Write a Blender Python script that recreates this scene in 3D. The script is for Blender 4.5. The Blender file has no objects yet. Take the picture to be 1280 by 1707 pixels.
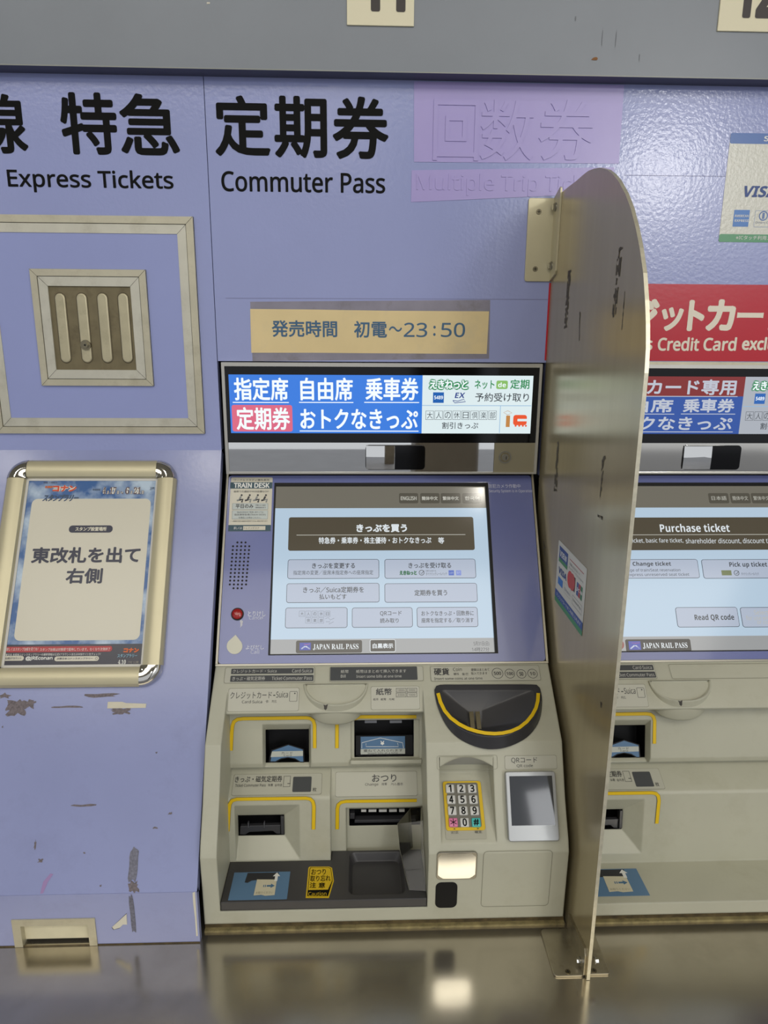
import bpy, bmesh, math, random
from mathutils import Vector, Matrix

random.seed(4)
S = bpy.context.scene
COL = S.collection

# ------------------------------------------------------------------ camera
IMG_W, IMG_H, F = 1280.0, 1707.0, 1190.0
PITCH, YAW, ROLL = math.radians(14.19), math.radians(2.02), math.radians(.38)
CAM = Vector((0, -1.30, 1.66))
_f = Vector((math.sin(YAW) * math.cos(PITCH), math.cos(YAW) * math.cos(PITCH), -math.sin(PITCH)))
_x = Vector((math.cos(YAW), -math.sin(YAW), 0))
_u = _x.cross(_f)
XR = math.cos(ROLL) * _x + math.sin(ROLL) * _u
UR = math.cos(ROLL) * _u - math.sin(ROLL) * _x
cam = bpy.data.cameras.new('camera')
cam.sensor_fit = 'VERTICAL'
cam.sensor_height = 24
cam.lens = F / IMG_H * 24
cam.clip_start = .02
camo = bpy.data.objects.new('camera', cam)
COL.objects.link(camo)
camo.matrix_world = Matrix(((XR.x, UR.x, -_f.x, CAM.x), (XR.y, UR.y, -_f.y, CAM.y), (XR.z, UR.z, -_f.z, CAM.z), (0, 0, 0, 1)))
S.camera = camo


def ray(px, py):
    return XR * ((px - IMG_W / 2) / F) - UR * ((py - IMG_H / 2) / F) + _f


# ------------------------------------------------------------------ light
S.view_settings.view_transform = 'Standard'
S.view_settings.look = 'None'
S.view_settings.gamma = 1
S.view_settings.exposure = 0.0

world = bpy.data.worlds.new('concourse_daylight')
S.world = world
world.use_nodes = True
wn = world.node_tree
wn.nodes['Background'].inputs[0].default_value = (.90, .93, 1.0, 1)
wn.nodes['Background'].inputs[1].default_value = .73


def area(name, loc, size, power, color, aim, shape='RECTANGLE', size_y=None):
    l = bpy.data.lights.new(name, 'AREA')
    l.shape = shape
    l.size = size
    if size_y:
        l.size_y = size_y
    l.energy = power
    l.color = color
    o = bpy.data.objects.new(name, l)
    COL.objects.link(o)
    o.location = loc
    d = Vector(aim) - Vector(loc)
    o.rotation_euler = d.to_track_quat('-Z', 'Y').to_euler()
    return o


area('ceiling_light_bank', (0, -2.6, 3.2), 4.5, 76, (1.0, .96, .89), (0, -2.2, 0), size_y=1.6)
for _n, _lx in enumerate((-1.75, -.74, .66)):
    area('downlight', (_lx, -1.5, 3.24), .085, 2.6, (1, .95, .85), (_lx, -1.5, 0), shape='DISK')

area('clerestory_lamp', (2.95, -6.2, 3.2), .55, 30, (1, .98, .94), (.5, 0, 1.9), size_y=.35)
area('clerestory_window', (3.0, -6.3, 2.9), 2.6, 34, (.96, .98, 1), (.5, 0, 1.9), size_y=1.3)
area('far_downlight', (-.17, -5.0, 3.2), .3, 8, (1, .95, .85), (-.17, -5, 0), shape='DISK')


# ------------------------------------------------------------------ materials
def lin(h):
    h = h.lstrip('#')
    r = []
    for i in (0, 2, 4):
        c = int(h[i:i + 2], 16) / 255
        r.append(c / 12.92 if c <= .04045 else ((c + .055) / 1.055) ** 2.4)
    return (r[0], r[1], r[2], 1)


_mats = {}


def mat(name, hexc, rough=.5, metal=0.0, var=0.0, vscale=12, bump=0.0, bscale=60, bevel=0.0, coat=0.0, emit=0.0, spec=.5,
        dirt=None, dscale=6, damt=.5, stretch=(1, 1, 1), aniso=0.0):
    key = name
    if key in _mats:
        return _mats[key]
    m = bpy.data.materials.new(name)
    m.use_nodes = True
    nt = m.node_tree
    b = nt.nodes['Principled BSDF']
    L = nt.links
    c = lin(hexc)
    m.diffuse_color = c
    b.inputs['Roughness'].default_value = rough
    b.inputs['Metallic'].default_value = metal
    b.inputs['Specular IOR Level'].default_value = spec
    b.inputs['Coat Weight'].default_value = coat
    b.inputs['Coat Roughness'].default_value = .06
    if aniso:
        b.inputs['Anisotropic'].default_value = aniso
    if emit:
        b.inputs['Base Color'].default_value = (.01, .01, .01, 1)
        b.inputs['Emission Color'].default_value = c
        b.inputs['Emission Strength'].default_value = emit
    else:
        b.inputs['Base Color'].default_value = c
    if var or bump or dirt:
        tc = nt.nodes.new('ShaderNodeTexCoord')
        mp = nt.nodes.new('ShaderNodeMapping')
        mp.inputs['Scale'].default_value = stretch
        L.new(tc.outputs['Object'], mp.inputs['Vector'])
    col = None
    if var:
        n = nt.nodes.new('ShaderNodeTexNoise')
        n.inputs['Scale'].default_value = vscale
        n.inputs['Detail'].default_value = 5
        L.new(mp.outputs[0], n.inputs['Vector'])
        r = nt.nodes.new('ShaderNodeValToRGB')
        r.color_ramp.elements[0].position = .3
        r.color_ramp.elements[1].position = .7
        r.color_ramp.elements[0].color = tuple(min(1, v * (1 - var)) for v in c[:3]) + (1,)
        r.color_ramp.elements[1].color = tuple(min(1, v * (1 + var)) for v in c[:3]) + (1,)
        L.new(n.outputs['Fac'], r.inputs[0])
        col = r.outputs[0]
    if dirt:
        n = nt.nodes.new('ShaderNodeTexNoise')
        n.inputs['Scale'].default_value = dscale
        n.inputs['Detail'].default_value = 9
        n.inputs['Roughness'].default_value = .7
        L.new(mp.outputs[0], n.inputs['Vector'])
        r = nt.nodes.new('ShaderNodeValToRGB')
        r.color_ramp.elements[0].position = .52
        r.color_ramp.elements[1].position = .78
        r.color_ramp.elements[0].color = (0, 0, 0, 1)
        r.color_ramp.elements[1].color = (damt, damt, damt, 1)
        L.new(n.outputs['Fac'], r.inputs[0])
        mx = nt.nodes.new('ShaderNodeMix')
        mx.data_type = 'RGBA'
        L.new(r.outputs[0], mx.inputs[0])
        if col:
            L.new(col, mx.inputs[6])
        else:
            mx.inputs[6].default_value = c
        mx.inputs[7].default_value = lin(dirt)
        col = mx.outputs[2]
    if col:
        L.new(col, b.inputs['Base Color'])
    nrm = None
    if bevel:
        bv = nt.nodes.new('ShaderNodeBevel')
        bv.samples = 6
        bv.inputs['Radius'].default_value = bevel
        nrm = bv.outputs[0]
    if bump:
        n = nt.nodes.new('ShaderNodeTexNoise')
        n.inputs['Scale'].default_value = bscale
        n.inputs['Detail'].default_value = 3
        L.new(mp.outputs[0], n.inputs['Vector'])
        bp = nt.nodes.new('ShaderNodeBump')
        bp.inputs['Strength'].default_value = bump
        bp.inputs['Distance'].default_value = .002
        L.new(n.outputs['Fac'], bp.inputs['Height'])
        if nrm:
            L.new(nrm, bp.inputs['Normal'])
        nrm = bp.outputs[0]
    if nrm:
        L.new(nrm, b.inputs['Normal'])
    _mats[key] = m
    return m


def ink(h, rough=.45):
    return mat('ink_' + h.lstrip('#') + ('' if rough == .45 else '_%d' % (rough * 100)), h, rough)


def glow(h, s=1.0):
    return mat('lit_' + h.lstrip('#') + '_%d' % (s * 100), h, .12, emit=s, spec=.5)


LILAC = mat('lilac_film', '#9ba3d0', .17, var=.03, vscale=5, bump=.17, bscale=150, spec=.5)
LILAC_LOW = mat('lilac_film_lower', '#9299c2', .2, var=.04, vscale=7, bump=.05, bscale=130, dirt='#6f7290', dscale=14, damt=.25)
LILAC_PANEL = mat('lilac_hatch_sheet', '#969fd0', .4, var=.03, vscale=5)
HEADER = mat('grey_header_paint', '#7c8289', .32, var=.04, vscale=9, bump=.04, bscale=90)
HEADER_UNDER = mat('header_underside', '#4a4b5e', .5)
ALU = mat('warm_aluminium', '#c3bda6', .42, .4, var=.06, vscale=30, dirt='#8d8468', dscale=25, damt=.45)
ALU_PALE = mat('pale_aluminium', '#cbc8b8', .4, .35, var=.05, vscale=30, dirt='#948d76', dscale=25, damt=.4)
ALU_GOLD = mat('champagne_aluminium', '#c3bb9c', .38, .4, var=.02, vscale=30)
STEEL = mat('brushed_steel', '#a39a80', .22, 1.0, var=.05, vscale=60, stretch=(.05, 1, 1))
STEEL_DARK = mat('dull_steel', '#8d8570', .3, 1.0, var=.08, vscale=14, dirt='#3a3024', dscale=18, damt=.4)
PLATE = mat('divider_aluminium', '#b3a682', .24, .5, var=.04, vscale=40, stretch=(1, 1, .06), bump=.03, bscale=300)
EDGE = mat('divider_edge', '#d8d2bb', .35, .6, var=.1, vscale=120)
CHROME = mat('chrome', '#d2cfc6', .06, 1.0)
CHROME_DARK = mat('polished_trim', '#9a978c', .34, .9)
MIRROR = mat('mirror', '#e8e8e4', .02, 1.0)
COUNTER = mat('counter_stainless', '#bdb6a6', .19, .9, var=.08, vscale=7, bump=.03, bscale=14, dirt='#6b6150', dscale=5, damt=.35)
BEIGE = mat('console_beige', '#b6b5a2', .42, var=.03, vscale=9, bevel=.004, dirt='#8d8768', dscale=11, damt=.28)
BEIGE_PRINT = mat('console_beige_label', '#b9b8a8', .4)
PURPLE = mat('screen_surround_purple', '#6c74a8', .22, var=.03, vscale=6, coat=.3)
CHAR = mat('charcoal_plastic', '#3c3b3c', .38, var=.04, vscale=20, bevel=.003)
CHAR_GLOSS = mat('charcoal_gloss', '#38383b', .25, bevel=.002)
BLACK = mat('black_plastic', '#0b0b0d', .45, spec=.3)
BLACK_GLASS = mat('black_glass', '#050506', .07, spec=.35)
GLASS_SMOKE = mat('smoked_glass', '#1a1d20', .04, coat=1.0)
YELLOW = mat('yellow_tape', '#e3bd12', .4)
YELLOW_DULL = mat('yellow_sticker', '#d6b310', .4, var=.05, vscale=40)
CREAM = mat('cream_board', '#e8e0c0', .5)
DARKGREY = mat('label_grey', '#4b4d4e', .4)
INK = ink('#3a3a3c')
BLKINK = mat('black_vinyl', '#0e0e0d', .6, spec=.12)
WHITE = mat('white_print', '#e6e6e0', .45)
GAP = mat('dark_gap', '#14130f', .8)
GRIME = mat('grime', '#55482c', .8, var=.4, vscale=60, dirt='#1c160c', dscale=40, damt=.9)


# ------------------------------------------------------------------ planes
class P:
    def __init__(self, o, u, v):
        self.o, self.u, self.v = Vector(o), Vector(u).normalized(), Vector(v).normalized()
        self.n = self.u.cross(self.v).normalized()

    def pt(self, u, v, w=0.0):
        return self.o + self.u * u + self.v * v + self.n * w

    def at(self, px, py, w=0.0):
        d = ray(px, py)
        q = CAM + d * ((self.o + self.n * w - CAM).dot(self.n) / d.dot(self.n)) - self.o
        return (q.dot(self.u), q.dot(self.v))

    def rect(self, x0, y0, x1, y1, w=0.0):
        a, b, c, d = self.at(x0, y0, w), self.at(x1, y0, w), self.at(x1, y1, w), self.at(x0, y1, w)
        return ((a[0] + d[0]) / 2, (c[1] + d[1]) / 2, (b[0] + c[0]) / 2, (a[1] + b[1]) / 2)

    def quadrect(self, tl, tr, br, bl, w=0.0):
        a, b, c, d = (self.at(*q, w) for q in (tl, tr, br, bl))
        return ((a[0] + d[0]) / 2, (c[1] + d[1]) / 2, (b[0] + c[0]) / 2, (a[1] + b[1]) / 2)


def slope(lo, hi):
    """plane running across x whose v axis goes from (y, z) lo up to hi"""
    return P((0, lo[0], lo[1]), (1, 0, 0), (0, hi[0] - lo[0], hi[1] - lo[1]))


DESK_Z = .728
UP = P((0, 0, 0), (1, 0, 0), (0, 0, 1))
LW = slope((-.37, .821), (0, 1.448))
FA = P((0, -.37, 0), (1, 0, 0), (0, 0, 1))
DK = P((0, 0, DESK_Z), (1, 0, 0), (0, 1, 0))
HD = P((0, -.034, 0), (1, 0, 0), (0, 0, 1))
LED = P((0, -.004, 0), (1, 0, 0), (0, 0, 1))
SC = slope((-.174, 1.103), (.012, 1.402))
C1 = slope((-.281, 1.019), (-.174, 1.103))
C2 = slope((-.319, .940), (-.281, 1.019))
C3 = slope((-.350, .889), (-.319, .940))
C4 = slope((-.354, .747), (-.357, .872))
BF = slope((-.232, 1.0472), (-.205, 1.0787))
H1 = slope((-.2185, .944), (-.200, 1.030))
L2 = slope((-.2465, .9035), (-.201, .926))
H2 = slope((-.264, .776), (-.2525, .897))
L2B = slope((-.233, .896), (-.201, .9262))
H2B = slope((-.242, .7705), (-.2375, .888))
TR = P((0, 0, .7865), (1, 0, 0), (0, 1, 0))
DX_DIV = .335
DV = P((DX_DIV, 0, 0), (0, -1, 0), (0, 0, 1))
PITCH_X = .588


def rr(u0, v0, u1, v1, r=0.0, seg=5):
    if r <= 0:
        return [(u0, v0), (u1, v0), (u1, v1), (u0, v1)]
    r = min(r, abs(u1 - u0) / 2 - 1e-6, abs(v1 - v0) / 2 - 1e-6)
    out = []
    for cx, cy, a0 in ((u1 - r, v0 + r, -90), (u1 - r, v1 - r, 0), (u0 + r, v1 - r, 90), (u0 + r, v0 + r, 180)):
        for k in range(seg + 1):
            a = math.radians(a0 + 90 * k / seg)
            out.append((cx + r * math.cos(a), cy + r * math.sin(a)))
    return out


def circ(c, r, n=20, ry=None):
    ry = ry or r
    return [(c[0] + r * math.cos(2 * math.pi * k / n), c[1] + ry * math.sin(2 * math.pi * k / n)) for k in range(n)]


def grow(rect, d, dv=None):
    dv = d if dv is None else dv
    return (rect[0] - d, rect[1] - dv, rect[2] + d, rect[3] + dv)


# ------------------------------------------------------------------ text
_sans_map, _bold_map, _serif_map = {}, {}, {}
for _i in range(26):
    _sans_map[chr(65 + _i)] = chr(0x1D5A0 + _i)
    _sans_map[chr(97 + _i)] = chr(0x1D5BA + _i)
    _bold_map[chr(65 + _i)] = chr(0x1D5D4 + _i)
    _bold_map[chr(97 + _i)] = chr(0x1D5EE + _i)
    _serif_map[chr(65 + _i)] = chr(0x1D400 + _i)
    _serif_map[chr(97 + _i)] = chr(0x1D41A + _i)
for _i in range(10):
    _sans_map[chr(48 + _i)] = chr(0x1D7E2 + _i)
    _bold_map[chr(48 + _i)] = chr(0x1D7EC + _i)
    _serif_map[chr(48 + _i)] = chr(0x1D7CE + _i)
_tcache = {}


def text_mesh(s, style='sans', gap=1.0):
    key = (s, style, gap)
    if key in _tcache:
        return _tcache[key]
    mp = {'sans': _sans_map, 'bold': _bold_map, 'serif': _serif_map}.get(style, {})
    d = bpy.data.curves.new('lettering', 'FONT')
    d.body = ''.join(mp.get(c, c) for c in s)
    d.size = 1
    d.space_character = gap
    d.resolution_u = 4
    o = bpy.data.objects.new('lettering', d)
    COL.objects.link(o)
    dg = bpy.context.evaluated_depsgraph_get()
    dg.update()
    me = bpy.data.meshes.new_from_object(o.evaluated_get(dg))
    vs = [(v.co.x, v.co.y) for v in me.vertices]
    fs = [tuple(p.vertices) for p in me.polygons]
    bpy.data.objects.remove(o)
    bpy.data.curves.remove(d)
    bpy.data.meshes.remove(me)
    xs = [v[0] for v in vs] or [0, 1]
    ys = [v[1] for v in vs] or [0, 1]
    _tcache[key] = (vs, fs, min(xs), min(ys), max(xs), max(ys))
    return _tcache[key]


# ------------------------------------------------------------------ mesh builder
class MB:
    def __init__(self, dx=0.0, absolute=False):
        self.v, self.f, self.m, self.mats, self.dx = [], [], [], [], dx
        self.back = dx if absolute else 0.0        # photo measured on the shifted machine itself

    def R(self, pl, x0, y0, x1, y1, w=0.0):
        r = pl.rect(x0, y0, x1, y1, w)
        return (r[0] - self.back, r[1], r[2] - self.back, r[3])

    def A(self, pl, px, py, w=0.0):
        a = pl.at(px, py, w)
        return (a[0] - self.back, a[1])

    def mi(self, m):
        if m not in self.mats:
            self.mats.append(m)
        return self.mats.index(m)

    def face(self, pts, m):
        b = len(self.v)
        self.v += [(p[0] + self.dx, p[1], p[2]) for p in pts]
        self.f.append(tuple(range(b, b + len(pts))))
        self.m.append(self.mi(m))

    def mesh(self, pts, faces, m):
        b = len(self.v)
        self.v += [(p[0] + self.dx, p[1], p[2]) for p in pts]
        k = self.mi(m)
        for f in faces:
            self.f.append(tuple(b + i for i in f))
            self.m.append(k)

    def poly(self, pl, pts, w, m):
        self.face([pl.pt(u, v, w) for u, v in pts], m)

    def rect(self, pl, r, w, m, rad=0):
        self.poly(pl, rr(*r, rad), w, m)

    def prism(self, pl, pts, w0, w1, m, side=None, back=True):
        n = len(pts)
        a = [pl.pt(u, v, w0) for u, v in pts]
        b = [pl.pt(u, v, w1) for u, v in pts]
        if side is None or side is m:
            fs = [(i, (i + 1) % n, n + (i + 1) % n, n + i) for i in range(n)] + [tuple(range(n, 2 * n))]
            if back:
                fs.append(tuple(reversed(range(n))))
            self.mesh(a + b, fs, m)
        else:
            self.mesh(a + b, [(i, (i + 1) % n, n + (i + 1) % n, n + i) for i in range(n)], side)
            self.face(b, m)

    def slab(self, pl, r, w0, w1, m, rad=0, bev=0.0, side=None):
        """rounded slab whose front edge is chamfered by bev"""
        if not bev:
            return self.prism(pl, rr(*r, rad), w0, w1, m, side)
        self.loft([[pl.pt(u, v, w0) for u, v in rr(*r, rad)], [pl.pt(u, v, w1 - bev) for u, v in rr(*r, rad)],
                   [pl.pt(u, v, w1 - bev * .3) for u, v in rr(*grow(r, -bev * .3), max(rad - bev * .3, .0003) if rad else 0)],
                   [pl.pt(u, v, w1) for u, v in rr(*grow(r, -bev), max(rad - bev, .0003) if rad else 0)]], m, cap0=False)

    def ring(self, pl, outer, inner, w0, w1, m, side=None):
        n = len(outer)
        side = side or m
        A = [pl.pt(u, v, w1) for u, v in outer]
        B = [pl.pt(u, v, w1) for u, v in inner]
        A0 = [pl.pt(u, v, w0) for u, v in outer]
        B0 = [pl.pt(u, v, w0) for u, v in inner]
        self.mesh(A + B, [(i, (i + 1) % n, n + (i + 1) % n, n + i) for i in range(n)], m)
        if w1 - w0 > 1e-5:
            self.mesh(A0 + A, [(i, (i + 1) % n, n + (i + 1) % n, n + i) for i in range(n)], side)
            self.mesh(B + B0, [(i, (i + 1) % n, n + (i + 1) % n, n + i) for i in range(n)], side)

    def frame(self, pl, r, t, w0, w1, m, rad=0, side=None):
        ri = max(rad - t, .0002) if rad else 0
        self.ring(pl, rr(*r, rad), rr(*grow(r, -t), ri), w0, w1, m, side)

    def line(self, pl, a, b, t, w, m):
        dx, dy = b[0] - a[0], b[1] - a[1]
        l = math.hypot(dx, dy) or 1
        nx, ny = -dy / l * t / 2, dx / l * t / 2
        self.poly(pl, [(a[0] - nx, a[1] - ny), (b[0] - nx, b[1] - ny), (b[0] + nx, b[1] + ny), (a[0] + nx, a[1] + ny)], w, m)

    def stroke(self, pl, pts, t, w, m, closed=False):
        n = len(pts)
        L, R = [], []
        for i in range(n):
            if closed:
                p0, p1 = pts[i - 1], pts[(i + 1) % n]
            else:
                p0, p1 = pts[max(i - 1, 0)], pts[min(i + 1, n - 1)]
            dx, dy = p1[0] - p0[0], p1[1] - p0[1]
            l = math.hypot(dx, dy) or 1
            nx, ny = -dy / l * t / 2, dx / l * t / 2
            L.append(pl.pt(pts[i][0] + nx, pts[i][1] + ny, w))
            R.append(pl.pt(pts[i][0] - nx, pts[i][1] - ny, w))
        k = n if closed else n - 1
        self.mesh(R + L, [(i, (i + 1) % n, n + (i + 1) % n, n + i) for i in range(k)], m)

    def loft(self, loops, m, cap0=True, cap1=True):
        n = len(loops[0])
        pts = [p for l in loops for p in l]
        fs = []
        for k in range(len(loops) - 1):
            for i in range(n):
                j = (i + 1) % n
                fs.append((k * n + i, k * n + j, (k + 1) * n + j, (k + 1) * n + i))
        if cap0:
            fs.append(tuple(reversed(range(n))))
        if cap1:
            fs.append(tuple(range((len(loops) - 1) * n, len(loops) * n)))
        self.mesh(pts, fs, m)

    def extrude_x(self, prof, x0, x1, m):
        n = len(prof)
        a = [(x0, y, z) for y, z in prof]
        b = [(x1, y, z) for y, z in prof]
        self.mesh(a + b, [(i, (i + 1) % n, n + (i + 1) % n, n + i) for i in range(n)] + [tuple(reversed(range(n))), tuple(range(n, 2 * n))], m)

    def pocket(self, pl, r, w0, depth, m, rad=0):
        """five-sided dark recess, open to the front"""
        p = rr(*r, rad)
        n = len(p)
        a = [pl.pt(u, v, w0) for u, v in p]
        b = [pl.pt(u, v, w0 - depth) for u, v in p]
        self.mesh(a + b, [(i, n + i, n + (i + 1) % n, (i + 1) % n) for i in range(n)] + [tuple(range(n, 2 * n))], m)

    def disc(self, pl, c, r, w0, w1, m, n=20, side=None):
        self.prism(pl, circ(c, r, n), w0, w1, m, side)

    def text(self, pl, s, r, w, m, style='sans', bold=0.0, gap=1.0, raise_=0.0, slant=0.0):
        """letters fitted with their ink bounds into rect r; bold = stroke growth as share of the height"""
        vs, fs, x0, y0, x1, y1 = text_mesh(s, style, gap)
        if not fs:
            return
        H, Wd = r[3] - r[1], r[2] - r[0]
        d = bold * H
        sx = (Wd - 2 * d) / max(x1 - x0, 1e-6)
        sy = (H - 2 * d) / max(y1 - y0, 1e-6)
        offs = [(0, 0)]
        if bold:
            offs += [(d * math.cos(a), d * math.sin(a)) for a in [math.pi / 4 * k + .1 for k in range(8)]]
        for k, (ox, oy) in enumerate(offs):
            ww = w + k * 1.5e-5
            pts = []
            for (x, y) in vs:
                uu = r[0] + d + (x - x0) * sx + ox
                vv = r[1] + d + (y - y0) * sy + oy
                uu += slant * (vv - r[1])
                pts.append(pl.pt(uu, vv, ww))
            self.mesh(pts, fs, m)

    def ptext(self, pl, s, x0, y0, x1, y1, w, m, **k):
        self.text(pl, s, self.R(pl, x0, y0, x1, y1), w, m, **k)

    def build(self, name, parent=None, smooth=20):
        me = bpy.data.meshes.new(name)
        off = parent_world(parent) if parent else Vector((0, 0, 0))
        me.from_pydata([(v[0] - off.x, v[1] - off.y, v[2] - off.z) for v in self.v], [], self.f)
        for m in self.mats:
            me.materials.append(m)
        me.polygons.foreach_set('material_index', self.m)
        me.update()
        if smooth:
            me.shade_smooth()
            me.set_sharp_from_angle(angle=math.radians(smooth))
        o = bpy.data.objects.new(name, me)
        COL.objects.link(o)
        if parent:
            o.parent = parent
        return o


def parent_world(o):
    v = Vector((0, 0, 0))
    while o:
        v += o.location
        o = o.parent
    return v


def tag(o, label=None, cat=None, group=None, kind=None):
    if label:
        o['label'] = label
    if cat:
        o['category'] = cat
    if group:
        o['group'] = group
    if kind:
        o['kind'] = kind
    return o


def thing(name, loc, label, cat, group=None):
    o = bpy.data.objects.new(name, None)
    o.empty_display_size = .05
    COL.objects.link(o)
    o.location = loc
    return tag(o, label, cat, group)


def struct(mb, name, smooth=0):
    return tag(mb.build(name, smooth=smooth), kind='structure')


def carve(obj, cutters):
    """boolean the cutter meshes out of obj and bake the result"""
    tmp = []
    bm = bmesh.new()
    bm.from_mesh(obj.data)
    bmesh.ops.recalc_face_normals(bm, faces=bm.faces)
    bm.to_mesh(obj.data)
    bm.free()
    for c in cutters:
        o = c.build('carver', obj.parent, smooth=0)
        bm = bmesh.new()
        bm.from_mesh(o.data)
        bmesh.ops.remove_doubles(bm, verts=bm.verts, dist=1e-6)
        bmesh.ops.recalc_face_normals(bm, faces=bm.faces)
        bm.to_mesh(o.data)
        bm.free()
        md = obj.modifiers.new('cut', 'BOOLEAN')
        md.operation = 'DIFFERENCE'
        md.solver = 'EXACT'
        md.object = o
        tmp.append(o)
    dg = bpy.context.evaluated_depsgraph_get()
    dg.update()
    me = bpy.data.meshes.new_from_object(obj.evaluated_get(dg))
    me.name = obj.name
    obj.modifiers.clear()
    obj.data = me
    me.shade_smooth()
    me.set_sharp_from_angle(angle=math.radians(12))
    for o in tmp:
        bpy.data.objects.remove(o)


def frustum(pl, r_out, w_out, r_in, w_in):
    c = MB()
    c.loft([[pl.pt(u, v, w_in) for u, v in rr(*r_in)], [pl.pt(u, v, w_out) for u, v in rr(*r_out)]], BEIGE)
    return c


# ================================================================== setting
XL, XRT = -1.15, 1.35                     # how far the ticket wall is built to either side
X_SEAM = -.2515                           # joint between the left cladding and the machine bays
LEDTOP = 1.6105

mb = MB()
mb.prism(UP, rr(XL, 1.448, X_SEAM, 2.0577), -.02, 0, LILAC)
mb.prism(UP, rr(X_SEAM + .0012, 1.6075, .3365, 2.0577), -.02, 0, LILAC)
mb.prism(UP, rr(.3365, LEDTOP, XRT, 2.0577), -.02, 0, LILAC)
mb.prism(P((0, -.003, 0), (1, 0, 0), (0, 0, 1)), rr(.341, LEDTOP - .012, XRT, LEDTOP), -.03, 0, ALU)
mb.prism(UP, rr(.3365, 1.40, .3365 + .0045, LEDTOP), -.02, -.002, LILAC)
mb.prism(P((0, .06, 0), (1, 0, 0), (0, 0, 1)), rr(XL, .70, XRT, 2.35), -.03, 0, GAP)
# film joint lines
mb.line(UP, UP.at(376, 497), (X_SEAM + .585, UP.at(640, 497)[1]), .0008, .0003, ink('#77799f'))
mb.line(UP, UP.at(1040, 292), (XRT, UP.at(1280, 294)[1]), .0008, .0003, ink('#8486ab'))
struct(mb, 'wall_back')

mb = MB()
mb.prism(LW, rr(XL, 0, X_SEAM, math.hypot(.37, .627)), -.02, 0, LILAC_LOW)


def blotch(pl, x0, y0, x1, y1, n=14, rough=.25, seed=1):
    rnd = random.Random(seed)
    r = pl.rect(x0, y0, x1, y1)
    cx, cy, rx, ry = (r[0] + r[2]) / 2, (r[1] + r[3]) / 2, (r[2] - r[0]) / 2, (r[3] - r[1]) / 2
    out = []
    for k in range(n):
        a = 2 * math.pi * k / n
        q = 1 + rnd.uniform(-rough, rough)
        sx = max(-1, min(1, 1.25 * math.cos(a))) * q
        sy = max(-1, min(1, 1.25 * math.sin(a))) * q
        out.append((cx + rx * sx, cy + ry * sy))
    return out


SCUFF = mat('scuff_brown', '#6d6467', .6, var=.3, vscale=300)
SCUFF2 = mat('scuff_grey', '#6f6f7c', .6, var=.3, vscale=300)
PINKST = mat('magenta_smear', '#9a7fae', .5)
for k, q in enumerate([(14, 1168, 44, 1190), (40, 1167, 58, 1180), (12, 1170, 24, 1184), (188, 1180, 218, 1190)]):
    mb.poly(LW, blotch(LW, *q, n=26, rough=.4, seed=k), .0004 + k * 5e-5, SCUFF)
for k, q in enumerate([(93, 1177, 130, 1180), (148, 1156, 196, 1163), (0, 1156, 16, 1163), (118, 1341, 153, 1345), (57, 1402, 60, 1415),
                       (64, 1432, 71, 1438), (139, 1420, 142, 1423), (166, 1475, 169, 1478), (259, 1253, 263, 1256),
                       (281, 1354, 287, 1358), (255, 1378, 262, 1381), (3, 1210, 6, 1213)]):
    mb.poly(LW, blotch(LW, *q, n=12, rough=.5, seed=20 + k), .0004, SCUFF)
mb.poly(LW, blotch(LW, 215, 1414, 230, 1468, n=18, rough=.12, seed=50), .0004, SCUFF2)
mb.poly(LW, blotch(LW, 216, 1470, 230, 1486, n=18, rough=.5, seed=51), .00045, SCUFF)
mb.poly(LW, [LW.at(67, 1490), LW.at(72, 1489), LW.at(80, 1470), LW.at(89, 1457), LW.at(84, 1456), LW.at(72, 1470)], .0004, PINKST)
struct(mb, 'wall_left')

mb = MB()
mb.prism(LW, rr(.9215, 0, XRT, math.hypot(.37, .627)), -.02, 0, LILAC_LOW)
mb.prism(FA, rr(.9215, DESK_Z, XRT, .8225), -.012, 0, LILAC_LOW)
struct(mb, 'wall_right')

# fascia at the foot of the left wall, with the opening of the pocket
r_open = FA.rect(23, 1531, 161, 1577)
fz1 = .8225
mb = MB()
for r in [(XL, DESK_Z, r_open[0], fz1), (r_open[2], DESK_Z, X_SEAM, fz1), (r_open[0], r_open[3], r_open[2], fz1)]:
    mb.prism(FA, rr(*r), -.012, 0, LILAC_LOW)
WHITE_CHIP = mat('bare_filler', '#d9d4c2', .6)
DARKEDGE = ink('#4b4a55')
ch = [FA.at(*q) for q in ((187, 1545), (211, 1523), (212, 1541), (205, 1541), (200, 1546), (190, 1549))]
mb.poly(FA, [(u + (u - ch[0][0]) * .05 - .001, v + (.0012 if v > ch[0][1] else -.0012)) for u, v in ch], .0003, DARKEDGE)
mb.poly(FA, ch, .0005, WHITE_CHIP)
mb.poly(FA, blotch(FA, 217, 1492, 225, 1554, n=14, rough=.1, seed=9), .0004, SCUFF2)
mb.poly(FA, [FA.at(*q) for q in ((321, 1488), (325, 1486), (326, 1500), (328, 1530), (330, 1560), (327, 1560), (325, 1530), (322, 1505))], .0005, WHITE_CHIP)
mb.line(FA, (XL, DESK_Z + .0012), (X_SEAM, DESK_Z + .0012), .0022, .0006, GRIME)
struct(mb, 'trim_1')

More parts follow.
